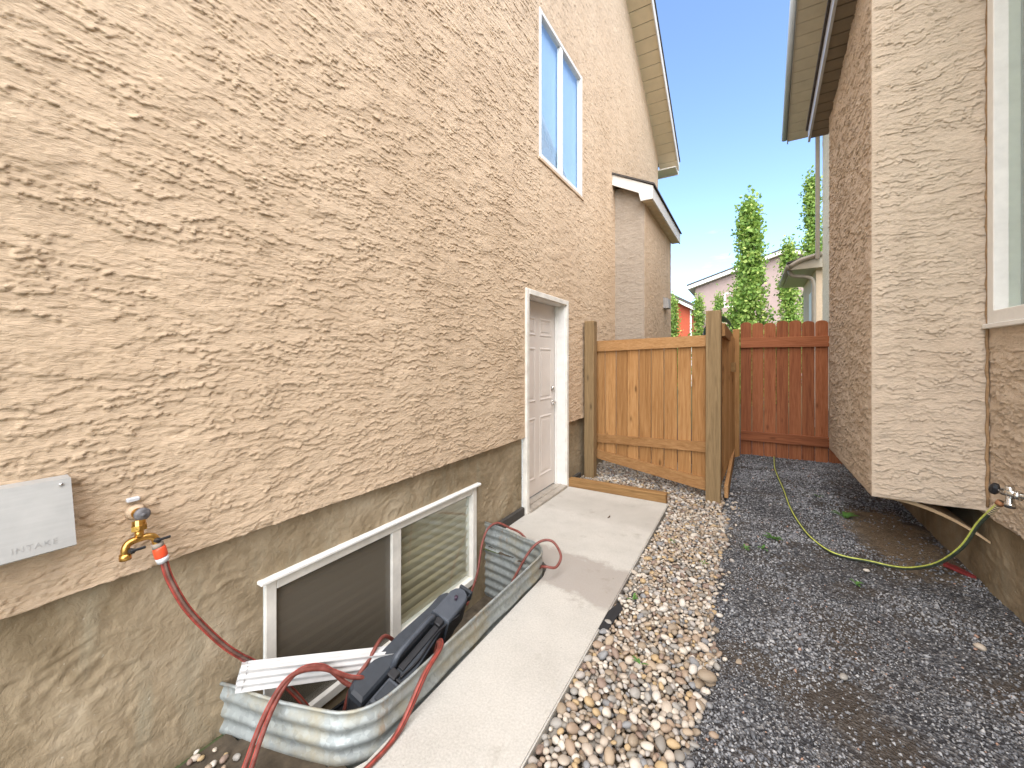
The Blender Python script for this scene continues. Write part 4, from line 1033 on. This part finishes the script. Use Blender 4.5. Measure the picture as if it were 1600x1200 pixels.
# ================================================================== BEYOND THE FENCE
def tree(name, x, y, h, rad, n, seed, lab, leaf=.09, taper=.68, zb=.4, group='columnar trees beyond the fence'):
    r = np.random.default_rng(seed); root = tag(empty(name, (x, y, 0)), lab, 'tree', group)
    MB().tube([(0, 0, -.1), (.02, 0, h*.3), (-.03, .02, h*.65), (0, 0, h*.96)], [.09*rad+.03, .07*rad+.02, .03, .008], 8).build('trunk', BARK, root, True)
    lm = MB(); cl = []
    nb = int(18+h*4)
    for k in range(nb):
        t = (k+.5)/nb; z = zb+(h-zb)*t*.97; a = r.uniform(0, 6.28)
        prof = (np.sin(np.pi*min(1, (t*.80+.2)))**.55)*(1-taper*t)*(1+.18*math.sin(t*17+seed))
        rr = rad*prof*r.uniform(.35, 1.12); d = np.array([math.cos(a), math.sin(a)])
        p0 = (0, 0, max(.1, z-rr*1.3)); p1 = (d[0]*rr, d[1]*rr, z+.15); lm.tube([p0, ((p0[0]+p1[0])*.55, (p0[1]+p1[1])*.55, (p0[2]+p1[2])/2), p1], [.022, .014, .005], 5)
        cl.append((d[0]*rr*.75, d[1]*rr*.75, z, .20*rad+.08))
        cl.append((d[0]*rr*.35, d[1]*rr*.35, z+.1, .20*rad+.08))
    lm.build('limbs', BARK, root, True)
    cl = np.array(cl); i = r.integers(0, len(cl), n)
    c = cl[i, :3]+r.normal(size=(n, 3))*cl[i, 3:4]*np.array([.62, .62, 1.0])
    keepz = (c[:, 2] > zb*.6); c = c[keepz]; n = len(c)
    u = r.normal(size=(n, 3)); u /= np.linalg.norm(u, axis=1)[:, None]; w = np.cross(u, r.normal(size=(n, 3))); w /= np.linalg.norm(w, axis=1)[:, None]
    s_ = leaf*r.uniform(.6, 1.25, (n, 1))
    V = np.stack([c-u*s_*.6, c+w*s_*.45, c+u*s_*.6, c-w*s_*.45], 1).reshape(-1, 3)
    Q = np.arange(4*n).reshape(-1, 4); t = np.clip(r.beta(2, 2.2, n)+.12*r.normal(size=len(cl))[i][keepz], 0, 1)
    npmesh('crown', V, Q, LEAF, root, False, np.repeat(np.stack([t, t, t, np.ones(n)], -1), 4, axis=0))
    return root
tree('aspen_tree', 1.79, 17.0, 7.2, .98, 15000, 1, 'tallest fully visible columnar aspen standing before the mauve gable house', .115)
tree('aspen_tree', 2.98, 17.0, 5.6, .54, 6500, 2, 'second columnar aspen between the tallest one and the low eave', .09)
tree('aspen_tree', 3.85, 19.0, 8.6, .62, 9000, 3, 'columnar aspen rising behind the downspout of the beige house', .10)
tree('aspen_tree', .20, 16.0, 3.7, .32, 3400, 4, 'short aspen just left of the near fence post beside the red house', .075)
tree('aspen_tree', .84, 16.0, 3.75, .24, 2600, 5, 'small young aspen just above the near fence post', .075)
tree('aspen_tree', -.62, 15.5, 3.7, .34, 3600, 6, 'small aspen at the corner of the tan stucco house', .075)
def shrub(x, y, h, rad, n, seed, lab):
    return tree('shrub', x, y, h, rad, n, seed, lab, .08, .2, .2, 'shrubs behind the red fence')
shrub(1.75, 13.5, 2.25, .50, 4500, 11, 'light green shrub at the foot of the tallest aspen')
shrub(2.5, 14.0, 2.2, .42, 4000, 12, 'light green shrub at the foot of the second aspen')
# blue domed cover
BC = MB(); v = []; f = []
for i in range(9):
    for j in range(7):
        a = math.pi*i/8; b = j/6; v.append((.95+.46*math.cos(a)*-1, 14.2+1.2*b, 1.9+.98*math.sin(a)**.7*(1-.1*b)))
for i in range(8):
    for j in range(6): f.append((i*7+j, (i+1)*7+j, (i+1)*7+j+1, i*7+j+1))
BC.add(v, f).box(.50, 1.40, 14.2, 15.4, .0, 1.9)
tag(BC.build('blue_cover', BLUEP, None, True), 'dark blue domed cover showing just above the near fence post', 'cover')

# mauve gable house
MH = tag(empty('gable_house', (3.2, 31, 0)), 'mauve stucco house with wide low gable beyond the trees', 'house')
Yh = 31.0
P(MB().prism([(-1.55, 0), (9.5, 0), (9.5, 6.55), (3.75, 8.25), (-1.55, 6.55)], 'y', Yh, Yh+9), 'wall', STUC_F, MH)
def slab(p, q, y0, y1, th, name, m):
    P(MB().add([(p[0], y0, p[1]), (q[0], y0, q[1]), (q[0], y1, q[1]), (p[0], y1, p[1]), (p[0], y0, p[1]+th), (q[0], y0, q[1]+th), (q[0], y1, q[1]+th), (p[0], y1, p[1]+th)],
        [(0, 1, 2, 3), (4, 5, 6, 7), (0, 1, 5, 4), (1, 2, 6, 5), (2, 3, 7, 6), (3, 0, 4, 7)]), name, m, MH)
slab((-2.0, 6.45), (3.75, 8.29), Yh-.45, Yh+9.3, .24, 'fascia', FASC); slab((3.75, 8.29), (9.9, 6.32), Yh-.45, Yh+9.3, .24, 'fascia', FASC)
slab((-2.05, 6.70), (3.75, 8.54), Yh-.5, Yh+9.4, .07, 'roof', SHING); slab((3.75, 8.54), (10, 6.56), Yh-.5, Yh+9.4, .07, 'roof', SHING)
mw, put, bx = window(MH, lambda x, y: (y, Yh-x), .25, 1.55, 5.05, 6.05, .06, WHITE, GLASS_U, ((.9, .08),), .09, .03, SKY_BLIND)
# red-sided house
RD = tag(empty('red_house', (-1.5, 25, 0)), 'red sided house with white gutter seen past the tan house corner', 'house')
P(MB().prism([(-5, 0), (-1.05, 0), (-1.05, 4.35), (-5, 6.6)], 'y', 24, 30), 'wall', REDSID, RD)
P(MB().prism([(-5, 6.75), (-.72, 4.25), (-.72, 4.45), (-5, 6.95)], 'y', 23.6, 30.4), 'roof', SHING, RD)
P(MB().prism([(-5, 6.6), (-.74, 4.12), (-.70, 4.26), (-5, 6.74)], 'y', 23.55, 30.4), 'fascia', FASC, RD)
P(MB().box(-1.05, -.97, 23.95, 24.03, 0, 4.2), 'downspout', WHITE, RD)
